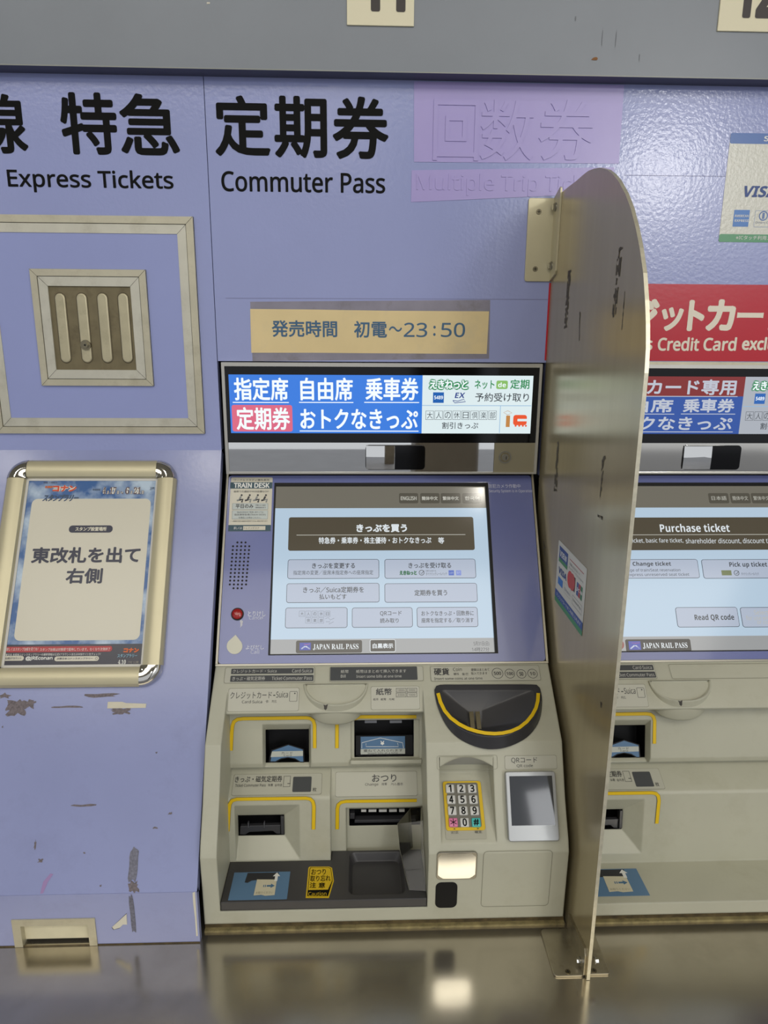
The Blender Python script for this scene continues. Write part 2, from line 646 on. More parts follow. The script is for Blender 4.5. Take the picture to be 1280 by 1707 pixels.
mb = MB()
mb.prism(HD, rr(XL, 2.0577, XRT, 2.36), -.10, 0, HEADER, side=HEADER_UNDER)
mb.prism(HD, rr(XL, 2.0577, XRT, 2.0592), 0, .0012, mat('header_lip_highlight', '#8e9087', .3))  # bottom lip in a paler colour that paints in its highlight line
mb.poly(HD, blotch(HD, 987, 95, 997, 100, n=10, rough=.4, seed=4), .0006, mat('rust_chip', '#8a6038', .8))
mb.poly(HD, blotch(HD, 345, 4, 350, 7, n=8, rough=.3, seed=5), .0006, WHITE_CHIP)
for k, q in enumerate([(958, 27, 960, 35), (1003, 52, 1004, 76), (1026, 50, 1027, 78), (1065, 90, 1066, 104)]):
    mb.poly(HD, blotch(HD, *q, n=8, rough=.3, seed=k), .0006, ink('#666a70'))
struct(mb, 'trim_2')

mb = MB()
mb.prism(P((0, 0, -.02), (1, 0, 0), (0, 1, 0)), rr(-6, -9, 6, .12), 0, .02, mat('station_floor', '#76767a', .35, var=.1, vscale=3))
struct(mb, 'floor')
mb = MB()
mb.prism(P((0, 0, 3.26), (1, 0, 0), (0, 1, 0)), rr(-6, -5.2, 6, .12), 0, .05, mat('station_ceiling', '#c9c3ae', .6, var=.06, vscale=2))
struct(mb, 'ceiling')
mb = MB()
mb.prism(P((0, .10, 0), (1, 0, 0), (0, 0, 1)), rr(-6, 0, 6, 3.26), -.02, 0, mat('station_wall', '#8f8c86', .6, var=.06, vscale=2))
struct(mb, 'wall_rear')

for _n, (_px, _py, _pw) in enumerate(((.75, -5.0, .55), (-2.6, -5.4, .55))):  # unseen pillars, added to give the mirrors something darker to reflect
    mb = MB()
    mb.prism(P((_px, _py, 0), (1, 0, 0), (0, 1, 0)), rr(-_pw / 2, -_pw / 2, _pw / 2, _pw / 2, .05), 0, 3.26, mat('added_pillar_paint', '#6f675a', .5, var=.08, vscale=4))
    struct(mb, 'added_pillar_%d' % (_n + 1))

# kerb strip of grimy sealant where the machines meet the counter
mb = MB()
mb.prism(DK, rr(X_SEAM + .003, -.345, DX_DIV - .004, -.30), 0, .0115, GRIME)
mb.prism(DK, rr(DX_DIV + .012, -.345, XRT, -.30), 0, .0115, GRIME)
mb.prism(DK, rr(X_SEAM + .003, -.352, DX_DIV - .004, -.345), 0, .004, mat('old_sealant', '#8c8058', .6, var=.3, vscale=70, dirt='#2a2114', dscale=50, damt=.9))
mb.prism(DK, rr(DX_DIV + .012, -.352, XRT, -.345), 0, .004, mat('old_sealant', '#8c8058'))
struct(mb, 'trim_3')

# counter
t = thing('counter', (0, -.45, 0), 'brushed stainless steel counter below the ticket machines, scuffed and reflecting them', 'counter')
mb = MB()
mb.slab(DK, (XL, -.60, XRT, -.02), -.03, 0, COUNTER, bev=.004)
mb.build('counter_top', t, smooth=0)
mb = MB()
mb.prism(P((0, -.57, 0), (1, 0, 0), (0, 0, 1)), rr(XL, 0, XRT, DESK_Z - .03), -.02, 0, STEEL_DARK)
mb.build('front_apron', t)

# ================================================================== wall lettering
t = thing('wall_lettering', UP.pt(*UP.at(0, 300)), 'cut-off black kanji lettering at the left edge of the lilac wall', 'lettering')
mb = MB()
mb.ptext(UP, '線', -54, 156, 44, 256, .0005, BLKINK, bold=.022)
mb.build('kanji_line', t)

t = thing('wall_lettering', UP.pt(*UP.at(200, 330)), 'black lettering 特急 over Express Tickets on the lilac wall', 'lettering')
mb = MB()
mb.ptext(UP, '特', 101, 154, 195, 258, .0005, BLKINK, bold=.024)
mb.ptext(UP, '急', 199, 156, 298, 259, .0005, BLKINK, bold=.024)
mb.build('kanji_line', t)
mb = MB()
mb.ptext(UP, 'Express Tickets', 13, 283, 289, 322, .0005, BLKINK, bold=.018)
mb.build('english_line', t)

t = thing('wall_lettering', UP.pt(*UP.at(500, 330)), 'black lettering 定期券 over Commuter Pass on the lilac wall', 'lettering')
mb = MB()
mb.ptext(UP, '定', 357, 159, 450, 261, .0005, BLKINK, bold=.024)
mb.ptext(UP, '期', 457, 160, 545, 264, .0005, BLKINK, bold=.024)
mb.ptext(UP, '券', 554, 161, 648, 266, .0005, BLKINK, bold=.024)
mb.build('kanji_line', t)
mb = MB()
mb.ptext(UP, 'Commuter Pass', 369, 287, 642, 321, .0005, BLKINK, bold=.02)
mb.build('english_line', t)

# covered-up lettering
PATCH = mat('violet_film', '#ab9fd6', .28, var=.02, vscale=10, bump=.08, bscale=60)


def embossed(pl, mb, s, x0, y0, x1, y1, m, h=.0008, bold=.01):
    r = pl.rect(x0, y0, x1, y1)
    vs, fs, a0, b0, a1, b1 = text_mesh(s, 'sans')
    cnt = {}
    for f in fs:
        for i in range(len(f)):
            e = (f[i], f[(i + 1) % len(f)])
            cnt[tuple(sorted(e))] = cnt.get(tuple(sorted(e)), []) + [e]
    f_ = lambda q, w, d: pl.pt(r[0] + (q[0] - a0) * (r[2] - r[0]) / (a1 - a0), r[1] + (q[1] - b0) * (r[3] - r[1]) / (b1 - b0), w)
    n = len(vs)
    pts = [f_(q, .0002, 0) for q in vs] + [f_(q, h, 0) for q in vs]
    faces = [tuple(n + i for i in f) for f in fs]
    faces += [(e[0][0], e[0][1], n + e[0][1], n + e[0][0]) for e in cnt.values() if len(e) == 1]
    mb.mesh(pts, faces, m)


mb = MB()
mb.prism(UP, [UP.at(*q) for q in ((690, 270), (1031, 273), (1040, 142), (690, 136))], 0, .0008, PATCH)
q = UP.quadrect((690, 136), (1040, 142), (1031, 273), (690, 270))
for ch_, a, b in (('回', 722, 798), ('数', 801, 890), ('券', 898, 990)):
    embossed(UP, mb, ch_, a, 167, b, 268, PATCH, h=.0024)
tag(mb.build('cover_film', smooth=20), 'large violet film sheet stuck over old kanji lettering, raised characters showing through', 'film')
mb = MB()
mb.prism(UP, [UP.at(*q) for q in ((685, 337), (1018, 322), (1024, 279), (686, 284))], 0, .0008, PATCH)
embossed(UP, mb, 'Multiple Trip Tickets', 694, 291, 1018, 327, PATCH, h=.0018)
tag(mb.build('cover_film', smooth=20), 'narrow violet film strip over old English lettering, running behind the metal divider', 'film')

# ================================================================== number plates
for s, q, tx, lab in (('11', (578, -86, 690.5, 44), (603, -64, 676, 21), 'cream number plate 11 on the grey header'),
                      ('12', (1201, -78, 1318, 54), (1227, -54, 1296, 32), 'cream number plate 12 on the grey header, cut by the photo edge')):
    mb = MB()
    mb.slab(HD, HD.rect(*q), 0, .003, CREAM, bev=.0006)
    mb.ptext(HD, s, *tx, .0033, ink('#2c211c'), style='bold', bold=.03)
    tag(mb.build('number_plate'), lab, 'number plate')

# ================================================================== opening hours sign
t = thing('hours_sign', UP.pt(*UP.at(615, 605)), 'yellowed paper strip 発売時間 初電～23:50 taped above the first ticket machine', 'sign')
mb = MB()
TAPE = mat('yellowed_tape', '#8b8794', .3, var=.12, vscale=25, bump=.2, bscale=120, dirt='#6a6358', dscale=18, damt=.7)
mb.prism(UP, [UP.at(*q) for q in ((421, 602), (815, 598), (817, 500), (417, 503))], 0, .0004, TAPE)
mb.build('clear_tape', t)
mb = MB()
PAPER = mat('aged_paper', '#e2cc98', .35, var=.05, vscale=14, dirt='#c3b89c', dscale=10, damt=.5)
mb.prism(UP, [UP.at(*q) for q in ((419, 588), (520, 588), (640, 589), (811, 590), (815, 519), (640, 518), (520, 516), (417, 515))], .0004, .0008, PAPER)
BLUEINK = ink('#3d6485')
mb.ptext(UP, '発売時間', 453, 534, 562, 562, .0011, BLUEINK, bold=.02)
mb.ptext(UP, '初電', 590, 535, 645, 563, .0011, BLUEINK, bold=.02)
mb.ptext(UP, '〜', 648, 544, 670, 553, .0011, BLUEINK, bold=.03)
mb.ptext(UP, '23', 673, 538, 712, 562, .0011, BLUEINK, bold=.01)
mb.ptext(UP, ':', 722, 543, 726, 560, .0011, BLUEINK, bold=.02)
mb.ptext(UP, '50', 735, 538, 775, 562, .0011, BLUEINK, bold=.01)
mb.build('paper_strip', t)

# ================================================================== red credit card sign, card stickers on the right
mb = MB()
RED = mat('red_sign_film', '#c01a2c', .22, bump=.05, bscale=150)
u0, v0 = .3325, UP.at(1180, 602)[1]
mb.prism(UP, rr(u0, v0, XRT, UP.at(1180, 474)[1]), 0, .0008, RED)
SIGNW = mat('sign_white', '#ece3d0', .4)
for c_, a, b, y0, y1 in (('ク', 948, 990, 500, 554), ('レ', 995, 1030, 502, 552), ('ジ', 1036, 1098, 498, 552), ('ッ', 1101, 1138, 512, 552), ('ト', 1146, 1174, 500, 552),
                         ('カ', 1177, 1225, 499, 552), ('ー', 1228, 1272, 521, 530), ('ド', 1282, 1318, 499, 552)):
    mb.ptext(UP, c_, a, y0, b, y1, .0011, SIGNW, bold=.05 if c_ != 'ー' else .0)
for k, (w_, a, b, y0, y1) in enumerate((('accepts', 985, 1087, 564, 590), ('Credit', 1096, 1165, 562, 585), ('Card', 1172, 1227, 562, 585), ('exclusively', 1236, 1352, 562, 590))):
    mb.ptext(UP, w_, a, y0, b, y1, .0011, SIGNW, bold=.035)
tag(mb.build('card_only_sign'), 'red sign with white ジットカード and Credit Card lettering above the second ticket machine', 'sign')

mb = MB()
STK = mat('sticker_white', '#d6d5c8', .25, bump=.25, bscale=170)
q = UP.quadrect((1217, 222), (1330, 223), (1318, 405), (1198, 403))
mb.prism(UP, rr(*q, .004), 0, .0006, STK)
h = q[3] - q[1]
mb.rect(UP, (q[0], q[3] - h * .095, q[2], q[3]), .0008, mat('sticker_blue', '#3f69ad', .3), .003)
mb.rect(UP, (q[0], q[1], q[2], q[1] + h * .075), .0008, mat('sticker_green', '#4f9668', .3), .003)
mb.ptext(UP, 'Suica', 1273, 227, 1318, 236, .001, WHITE, style='bold')
mb.ptext(UP, 'VISA', 1236, 310, 1294, 329, .001, ink('#3c548f'), style='bold', bold=.02, slant=.2)
r = UP.rect(1222, 350, 1248, 378)
mb.rect(UP, r, .0008, mat('card_logo_blue', '#3b78c0', .3))
mb.ptext(UP, 'AMERICAN', 1224, 358, 1247, 362, .001, WHITE, style='bold')
mb.ptext(UP, 'EXPRESS', 1224, 366, 1247, 370, .001, WHITE, style='bold')
r = UP.rect(1257, 351, 1290, 379)
mb.frame(UP, r, .0007, .0007, .0007, ink('#8fa0c0'), .002)
mb.ring(UP, circ(UP.at(1272, 360), .008), circ(UP.at(1272, 360), .006), .0008, .0008, ink('#6f86b5'))
mb.rect(UP, UP.rect(1270, 355, 1274, 365), .0008, ink('#6f86b5'))
mb.ptext(UP, 'Diners Club', 1259, 369, 1288, 373, .0008, ink('#7a8399'))
mb.ptext(UP, '※ICタッチ利用カード', 1226, 393, 1300, 400, .001, WHITE)
tag(mb.build('card_sticker'), 'white sticker of payment card marks with blue top band, upper right wall', 'sticker')

# ================================================================== hatch with vent plate
t = thing('wall_hatch', UP.pt(*UP.at(160, 722)), 'large lilac wall hatch framed in worn aluminium, left side', 'hatch')
right = (UP.at(322, 361)[0] + UP.at(342, 723)[0]) / 2
hz1, hz0 = UP.at(160, 360)[1], UP.at(170, 722)[1]
hl = UP.at(-3, 720)[0]
outer = (hl, hz0, right, hz1)


def mitred(pl, r, t_, w0, w1, m, parent, name, rail='frame_rail'):
    """four mitred rails as one frame mesh with dark mitre lines"""
    b = MB()
    b.frame(pl, r, t_, w0, w1, m)
    i = grow(r, -t_)
    for a, c in (((r[0], r[1]), (i[0], i[1])), ((r[2], r[1]), (i[2], i[1])), ((r[2], r[3]), (i[2], i[3])), ((r[0], r[3]), (i[0], i[3]))):
        b.line(pl, a, c, .0005, w1 + .0002, GAP)
    return b.build(name, parent, smooth=0)


mb = MB()
mb.rect(UP, grow(outer, .0006), .0003, GAP)
mb.frame(UP, grow(outer, -.0122), .0012, .002, .002, GAP)
mb.build('shadow_gap', t)
mitred(UP, outer, .0118, 0, .006, ALU, t, 'outer_frame')
mitred(UP, grow(outer, -.0128), .0148, 0, .0045, ALU_PALE, t, 'inner_frame')
mb = MB()
mb.slab(UP, grow(outer, -.0272), 0, .0032, LILAC_PANEL, bev=.0006)
mb.build('sheet', t)

v = UP.quadrect((52, 447), (244, 452), (258, 644), (73, 641))
t = thing('vent_hatch', UP.pt((v[0] + v[2]) / 2, v[1], .0032), 'small framed hatch with four grubby embossed ribs and a round lock', 'hatch')
mb = MB()
mb.rect(UP, grow(v, .0005), .0036, GAP)
mb.frame(UP, grow(v, -.0115), .001, .0062, .0062, GAP)
mb.build('shadow_gap', t)
mitred(UP, v, .0112, .0034, .0085, ALU, t, 'outer_frame')
mitred(UP, grow(v, -.0122), .0152, .0034, .0075, ALU_PALE, t, 'inner_frame')
vi = grow(v, -.0274)
mb = MB()
VENT = mat('grubby_vent_metal', '#776d52', .55, .35, var=.15, vscale=30, dirt='#4f4632', dscale=22, damt=.85)
VENT_RIB = mat('worn_vent_rib', '#bcb496', .45, .45, var=.08, vscale=40, dirt='#7d7356', dscale=30, damt=.4)
mb.rect(UP, vi, .0042, VENT)
for cx in (107, 142.5, 176.5, 210.5):
    r = UP.rect(cx - 8.5 , 489, cx + 8.5, 604.5)
    mb.slab(UP, r, .0042, .0068, VENT_RIB, rad=.009, bev=.0022)
    mb.frame(UP, grow(r, .0012), .0014, .0044, .0044, mat('vent_grime_line', '#4d4431', .7), .0102)
mb.build('vent_plate', t)
mb = MB()
c = UP.at(145.5, 575)
for r_, w0, w1, m_ in ((.0088, .004, .009, STEEL), (.0066, .009, .0098, STEEL_DARK), (.005, .0098, .0115, STEEL)):
    mb.disc(UP, c, r_, w0, w1, m_, n=28)
mb.disc(UP, c, .0017, .0115, .0117, GAP)
mb.build('lock', t)

# ================================================================== snap poster holder
W = .017
pr = LW.quadrect((49, 797), (267, 800), (235, 1113), (0, 1111), .003)
RW = .0330                                # rail width
fr = grow(pr, RW)
Lx, B, Rx, T = fr
t = thing('snap_poster_holder', LW.pt((Lx + Rx) / 2, B, 0), 'champagne aluminium snap poster holder with chrome corners on the sloping lilac wall', 'poster holder')
prof = [(0, 0), (0, .009), (.004, .0145), (.010, .017), (.0235, .0165), (.0315, .0125), (.0325, .006), (.0325, 0)]
CR = .0345


def rail(a, b, inward):
    """snap rail from a to b in wall uv, its profile running along inward"""
    m_ = MB()
    A = [LW.pt(a[0] + inward[0] * d, a[1] + inward[1] * d, w) for d, w in prof]
    Bq = [LW.pt(b[0] + inward[0] * d, b[1] + inward[1] * d, w) for d, w in prof]
    n = len(prof)
    m_.mesh(A + Bq, [(i, i + 1, n + i + 1, n + i) for i in range(n - 1)] + [tuple(range(n)), tuple(range(2 * n - 1, n - 1, -1))], ALU_GOLD)
    return m_.build('rail', t, smooth=25)


rail((Lx + CR, T), (Rx - CR, T), (0, -1))
rail((Lx + CR, B), (Rx - CR, B), (0, 1))
rail((Lx, B + CR), (Lx, T - CR), (1, 0))
rail((Rx, B + CR), (Rx, T - CR), (-1, 0))
for cx, cy, a0 in ((Lx + CR, T - CR, 90), (Rx - CR, T - CR, 0), (Rx - CR, B + CR, 270), (Lx + CR, B + CR, 180)):
    m_ = MB()
    N = 10
    rows = []
    for d, w in [(0, 0), (0, .010), (.004, .0155), (.010, .0182), (.0235, .0178), (.0335, .014), (.0343, .006)]:
        rad_ = CR - d
        rows.append([LW.pt(cx + rad_ * math.cos(math.radians(a0 + 90 * k / N)), cy + rad_ * math.sin(math.radians(a0 + 90 * k / N)), w) for k in range(N + 1)])
    pts = [p for r_ in rows for p in r_]
    k1 = N + 1
    m_.mesh(pts, [(i * k1 + j, i * k1 + j + 1, (i + 1) * k1 + j + 1, (i + 1) * k1 + j) for i in range(len(rows) - 1) for j in range(N)], CHROME)
    m_.build('corner_cap', t, smooth=40)
mb = MB()
mb.frame(LW, grow(fr, -RW + .0008), .0045, .0015, .0045, mat('plastic_lip', '#cfcdc6', .3))
mb.rect(LW, grow(fr, -.02), .001, mat('holder_back', '#8c8c88', .6))
mb.build('back_board', t)

# poster
pw = .003
mb = MB()
SKY = mat('printed_sky', '#4a78ad', .25, var=.0)
nt = SKY.node_tree
_tc, _no, _rp = nt.nodes.new('ShaderNodeTexCoord'), nt.nodes.new('ShaderNodeTexNoise'), nt.nodes.new('ShaderNodeValToRGB')
_no.inputs['Scale'].default_value = 22
_no.inputs['Detail'].default_value = 6
_rp.color_ramp.elements[0].position, _rp.color_ramp.elements[1].position = .42, .66
_rp.color_ramp.elements[0].color, _rp.color_ramp.elements[1].color = lin('#2f5d98'), lin('#b9cbdb')
nt.links.new(_tc.outputs['Object'], _no.inputs['Vector'])
nt.links.new(_no.outputs['Fac'], _rp.inputs[0])
nt.links.new(_rp.outputs[0], nt.nodes['Principled BSDF'].inputs['Base Color'])
mb.rect(LW, pr, pw, SKY)
POSTW = mat('poster_white', '#d2cdba', .25)
NAVY = ink('#23263d', .3)
Lq = lambda *q: LW.rect(*q, pw)
ib = LW.quadrect((58, 830), (255, 833), (229, 1069), (19, 1066), pw)
mb.rect(LW, ib, pw + .0003, POSTW, .010)


def pt_(s, x0, y0, x1, y1, m_, w=.0006, **k):
    mb.text(LW, s, LW.rect(x0, y0, x1, y1, pw), pw + w, m_, **k)


pt_('映画 公開記念', 73, 803, 96, 806, NAVY)
pt_('名探偵', 75, 810, 88, 814, ink('#d06a2c'), bold=.06)
pt_('コナン', 88, 809, 128, 820, ink('#e8e2d2'), bold=.16)
pt_('コナン', 88, 809, 128, 820, ink('#cf4a2a'), w=.0009, bold=.07)
pt_('スタンプラリー', 71, 824, 130, 836, ink('#3d5069'), bold=.05, slant=.25)
pt_('開催期間', 155, 815, 167, 818, NAVY)
for s_, a, b, y0 in (('4', 171, 177, 812), ('月', 178, 182, 818), ('17', 183, 194, 812), ('日', 195, 199, 818), ('〜', 201, 206, 819), ('6', 209, 216, 812), ('月', 217, 221, 818), ('21', 223, 235, 812), ('日', 236, 240, 818)):
    pt_(s_, a, y0, b, 824, ink('#eae6da'), bold=.09, style='serif')
    pt_(s_, a, y0, b, 824, ink('#5d5058'), w=.0009, bold=.01, style='serif')
pt_('JR', 250, 812, 258, 817, ink('#44546a'), style='bold')
pill = Lq(115, 876, 188, 888)
mb.rect(LW, pill, pw + .0006, NAVY, .006)
pt_('スタンプ設置場所', 126, 878.5, 178, 885.5, POSTW, w=.0009, bold=.04)
pt_('東改札を出て', 53, 912, 234, 939, NAVY, bold=.035)
pt_('右側', 110, 947, 171, 973, NAVY, bold=.035)
# dark information strip
bar = (pr[0], pr[1], pr[2], LW.at(120, 1074, pw)[1])
mb.rect(LW, bar, pw + .0003, mat('poster_navy', '#1d1d30', .25))
mb.rect(LW, (pr[0] + .002, LW.at(100, 1087, pw)[1], LW.at(187, 1082, pw)[0], LW.at(100, 1077.5, pw)[1]), pw + .0006, ink('#b02a30', .3), .004)
pt_('詳しくはスタンプ台紙を見てね！', 11, 1079.5, 64, 1085, WHITE, w=.0009)
pt_('スタンプ台紙は対象駅で配布しています。なくなり次第終了', 67, 1080, 184, 1085, WHITE, w=.0009)
pt_('JR東日本 名探偵コナンスタンプラリーの最新情報は公式XアカウントまたはWEBサイトをチェック！', 6, 1089, 168, 1093.5, WHITE, w=.0009)
mb.rect(LW, Lq(5, 1093.5, 40, 1101.5), pw + .0006, POSTW, .0038)
pt_('公式Xアカウント', 9, 1095.5, 36, 1099.5, NAVY, w=.0009, bold=.03)
pt_('@JREconan', 43, 1094, 88, 1101.5, WHITE, w=.0009, style='sans', bold=.04)
mb.rect(LW, Lq(91, 1094, 165, 1102), pw + .0006, POSTW, .0038)
pt_('JR東日本コナンスタンプラリー', 95, 1096, 155, 1100, NAVY, w=.0009, bold=.02)
mb.ring(LW, circ(LW.at(161, 1097.5, pw), .0022), circ(LW.at(161, 1097.5, pw), .0016), pw + .0009, pw + .0009, NAVY)
pt_('コナン', 206, 1080, 232, 1088, ink('#d7662b'), w=.0009, bold=.1)
pt_('スタンプラリー', 196, 1090, 229, 1096, ink('#7fa3b5'), w=.0009, bold=.04)
pt_('4.10', 197, 1100, 210, 1107, WHITE, w=.0009, style='serif')
pt_('FRI 公開', 214, 1102, 231, 1106, ink('#9a958c'), w=.0009)
tag(mb.build('poster', smooth=0), 'stamp rally poster 東改札を出て右側 with blue sky border inside the snap holder', 'poster')

# ================================================================== pocket in the fascia
t = thing('wall_pocket', FA.pt(*FA.at(95, 1579)), 'small aluminium-lined opening at the foot of the lilac wall, lower left', 'wall pocket')
mb = MB()
q = r_open
tw = .012
mb.prism(FA, [(q[0] - .0005, DESK_Z + .0005), (q[0] + tw, DESK_Z + .0005), (q[0] + tw, q[3] - tw), (q[0] - .0005, q[3])], -.012, .002, ALU)
mb.prism(FA, [(q[2] - tw, DESK_Z + .0005), (q[2], DESK_Z + .0005), (q[2], q[3]), (q[2] - tw, q[3] - tw)], -.012, .002, ALU)
mb.prism(FA, [(q[0] - .0005, q[3]), (q[0] + tw, q[3] - tw), (q[2] - tw, q[3] - tw), (q[2], q[3])], -.012, .002, ALU)
mb.build('frame', t, smooth=0)
mb = MB()
qi = (q[0] + tw, DESK_Z + .001, q[2] - tw, q[3] - tw)
a = [FA.pt(*p_, -.012) for p_ in rr(*qi)]
b = [FA.pt(*p_, -.024) for p_ in rr(*qi)]
mb.mesh(a + b, [(i, 4 + i, 4 + (i + 1) % 4, (i + 1) % 4) for i in (1, 2, 3)], ALU)
mb.build('liner', t, smooth=0)
mb = MB()
RUSTY = mat('rust_stained_plate', '#e0d8b8', .55, .0, var=.06, vscale=30, dirt='#7a4f22', dscale=16, damt=.7)
mb.rect(FA, (qi[0], qi[1] + .004, qi[2], qi[3]), -.009, RUSTY)
mb.rect(FA, (qi[0], qi[1], qi[2], qi[1] + .012), -.0195, GAP)
mb.build('back_plate', t, smooth=0)

# scrap of tape left on the wall
mb = MB()
r = [LW.at(*q_) for q_ in ((179, 1181), (243, 1180), (244, 1173), (210, 1172), (204, 1170), (180, 1170))]
mb.prism(LW, r, .0004, .0009, mat('old_masking_tape', '#cfc9b4', .6, var=.05, vscale=60))
tag(mb.build('tape_scrap'), 'torn cream scrap of tape on the lilac wall just below the poster holder', 'tape')


# ================================================================== ticket machines
SIGN_BLUE = glow('#2f78dc', 1.0)
SIGN_WHITE = glow('#dcebee', 1.0)
SIGN_PINK = glow('#d9647f', 1.0)
SIGN_TXT = glow('#eef6fa', 1.05)
SIGN_GREEN = glow('#2f9058', .9)
SIGN_LIME = glow('#8ec56a', .9)
SIGN_DARK = glow('#3b4149', .8)
SIGN_ORANGE = glow('#e8552c', 1.0)
SIGN_TAN = glow('#c98a4a', .9)
SIGN_LINE = glow('#8db4d8', 1.0)
SIGN_RED = glow('#8a2626', .8)
SIGN_DIMBLUE = glow('#2a56ad', .8)
SIGN_DIM = glow('#b9bfc9', .8)
SIGN_DIMTXT = glow('#c3c9d6', .9)
SCR_BODY = glow('#b9cfe2', .9)
SCR_BAND = glow('#7c786c', .75)
SCR_FOOT = glow('#a3a5a6', .85)
SCR_BTN = glow('#b4bfd2', .88)
SCR_EDGE = glow('#3f4b59', .6)
SCR_MAIN = glow('#5a5242', .7)  # emitted brown includes part of a glass reflection, painted into the colour
SCR_LANG = glow('#5f5b50', .7)
SCR_TXT = glow('#33373c', .5)
SCR_SUB = glow('#454b52', .5)
SCR_LIGHT = glow('#dfe6ea', .95)
SCR_FAINT = glow('#c9c8bd', .8)
SCR_PASS = glow('#48443d', .7)
SCR_NIGHT = glow('#3d4aa8', .9)


def boxed_chars(mb, pl, s, x0, y0, x1, y1, w, m, t=.0005):
    n = len(s)
    for k, c_ in enumerate(s):
        a = x0 + (x1 - x0) * k / n
        b = x0 + (x1 - x0) * (k + 1) / n
        r = mb.R(pl, a + .8, y0, b - .8, y1)
        mb.frame(pl, r, t, w, w, m)
        mb.ptext(pl, c_, a + 3, y0 + 2, b - 2.5, y1 - 2, w, m)


def sign_panel(t, mb, kind):
    w = .0066
    sc = mb.R(LED, 384, 625, 885, 721.5) if kind == 'full' else (mb.R(LED, 384, 625, 885, 721.5))
    a = MB(mb.dx, True)
    D = a.dx
    # every position below was read on the first machine; shift to the second by its spacing
    base = MB(mb.dx)
    if kind == 'full':
        m = base
        m.rect(LED, (sc[0], sc[1], m.R(LED, 384, 626, 703, 721)[2], sc[3]), w, SIGN_BLUE)
        m.rect(LED, (m.R(LED, 384, 626, 703, 721)[2], sc[1], sc[2], sc[3]), w, SIGN_WHITE)
        for s_, x0, x1 in (('指定席', 391, 481), ('自由席', 501, 588), ('乗車券', 609, 697)):
            m.ptext(LED, s_, x0, 629, x1, 667, w + .0004, SIGN_TXT, bold=.02)
            m.rect(LED, m.R(LED, x0 - 2, 669.5, x1 + 1, 671), w + .0004, SIGN_TXT)
        m.rect(LED, m.R(LED, 388, 674.5, 488, 718.5), w + .0003, SIGN_PINK, .004)
        m.ptext(LED, '定期券', 395, 678, 484, 716, w + .0006, SIGN_TXT, bold=.02)
        m.ptext(LED, 'おトクなきっぷ', 501, 681, 696, 714.5, w + .0004, SIGN_TXT, bold=.022)
        m.rect(LED, m.R(LED, 500, 717, 697, 718.5), w + .0004, SIGN_TXT)
        g, k_, orange = SIGN_GREEN, SIGN_DARK, SIGN_ORANGE
        X = 0
    else:
        m = MB(mb.dx, True)
        xs = m.R(LED, 1010, 626, 1234, 721)[2]
        ys1 = m.R(LED, 1100, 626, 1200, 660)[1]
        sc = (sc[0], sc[1], sc[2], sc[3])
        m.rect(LED, (sc[0], ys1, xs, sc[3]), w, SIGN_RED)
        m.rect(LED, (sc[0], sc[1], xs, ys1), w, SIGN_DIMBLUE)
        m.rect(LED, (xs, sc[1], sc[2], sc[3]), w, SIGN_DIM)
        for s_, x0, x1, y0, y1 in (('クレジット', 925, 1068, 634, 657), ('カード専用', 1076, 1224, 632, 658),
                                   ('指定席', 918, 985, 665, 687), ('自由席', 1010, 1119, 664, 687), ('乗車券', 1136, 1221, 664, 687),
                                   ('おトクなきっぷ', 1000, 1217, 694, 716)):
            m.ptext(LED, s_, x0, y0, x1, y1, w + .0004, SIGN_DIMTXT, bold=.03)
        for x0, x1, y in ((918, 1226, 660), (918, 988, 689.5), (1008, 1121, 689.5), (1132, 1222, 689.5), (1000, 1218, 719)):
            m.rect(LED, m.R(LED, x0, y - .6, x1, y + .6), w + .0005, SIGN_DIMTXT)
        m2 = m
        m = MB(mb.dx)
        m.v, m.f, m.m, m.mats = m2.v, m2.f, m2.m, m2.mats
        g, k_, orange = SIGN_GREEN, SIGN_DARK, SIGN_ORANGE
    m.rect(LED, m.R(LED, 703, 675, 884, 676), w + .0004, SIGN_LINE)
    m.rect(LED, m.R(LED, 831.5, 676, 832.5, 721), w + .0004, SIGN_LINE)
    m.ptext(LED, 'えきねっと', 713, 631, 781, 650, w + .0004, g, bold=.14)
    m.ptext(LED, 'えきねっと', 716, 633, 778, 648, w + .0008, SIGN_TXT, bold=.03)
    m.ptext(LED, 'ネット', 790, 633, 823, 648, w + .0004, g, bold=.02)
    m.rect(LED, m.R(LED, 826, 634, 845, 648), w + .0004, SIGN_LIME, .003)
    m.ptext(LED, 'de', 829, 637, 842, 645, w + .0006, SIGN_TXT, style='bold')
    m.ptext(LED, '定期', 849, 632, 881, 648, w + .0004, g, bold=.02)
    m.rect(LED, m.R(LED, 721, 653.5, 739, 671), w + .0004, glow('#1e64b8', .9))
    m.ptext(LED, '5489', 723, 659, 737.5, 665, w + .0006, SIGN_TXT, style='bold')
    m.ptext(LED, 'EX', 757, 654, 773, 663, w + .0004, glow('#29408f', .9), style='bold', slant=.2)
    m.stroke(LED, [m.A(LED, *q) for q in ((754, 667), (762, 668), (772, 665), (775, 669), (757, 671), (754, 667))], .0012, w + .0004, glow('#29408f', .9))
    m.ptext(LED, '予約受け取り', 791, 654.5, 880, 669, w + .0004, k_, bold=.01)
    boxed_chars(m, LED, '大人の休日倶楽部', 708, 684, 827, 699, w + .0004, k_, .0006)
    m.ptext(LED, '割引きっぷ', 736, 703, 796, 714, w + .0004, k_, bold=.01)
    # orange ic mark: i-bar with card outline, c with little wheels
    m.rect(LED, m.R(LED, 842, 692, 848.5, 711), w + .0004, SIGN_TAN)
    m.stroke(LED, [m.A(LED, *q) for q in ((838, 687), (845, 684), (852, 687.5), (845, 691))], .0008, w + .0004, SIGN_TAN, closed=True)
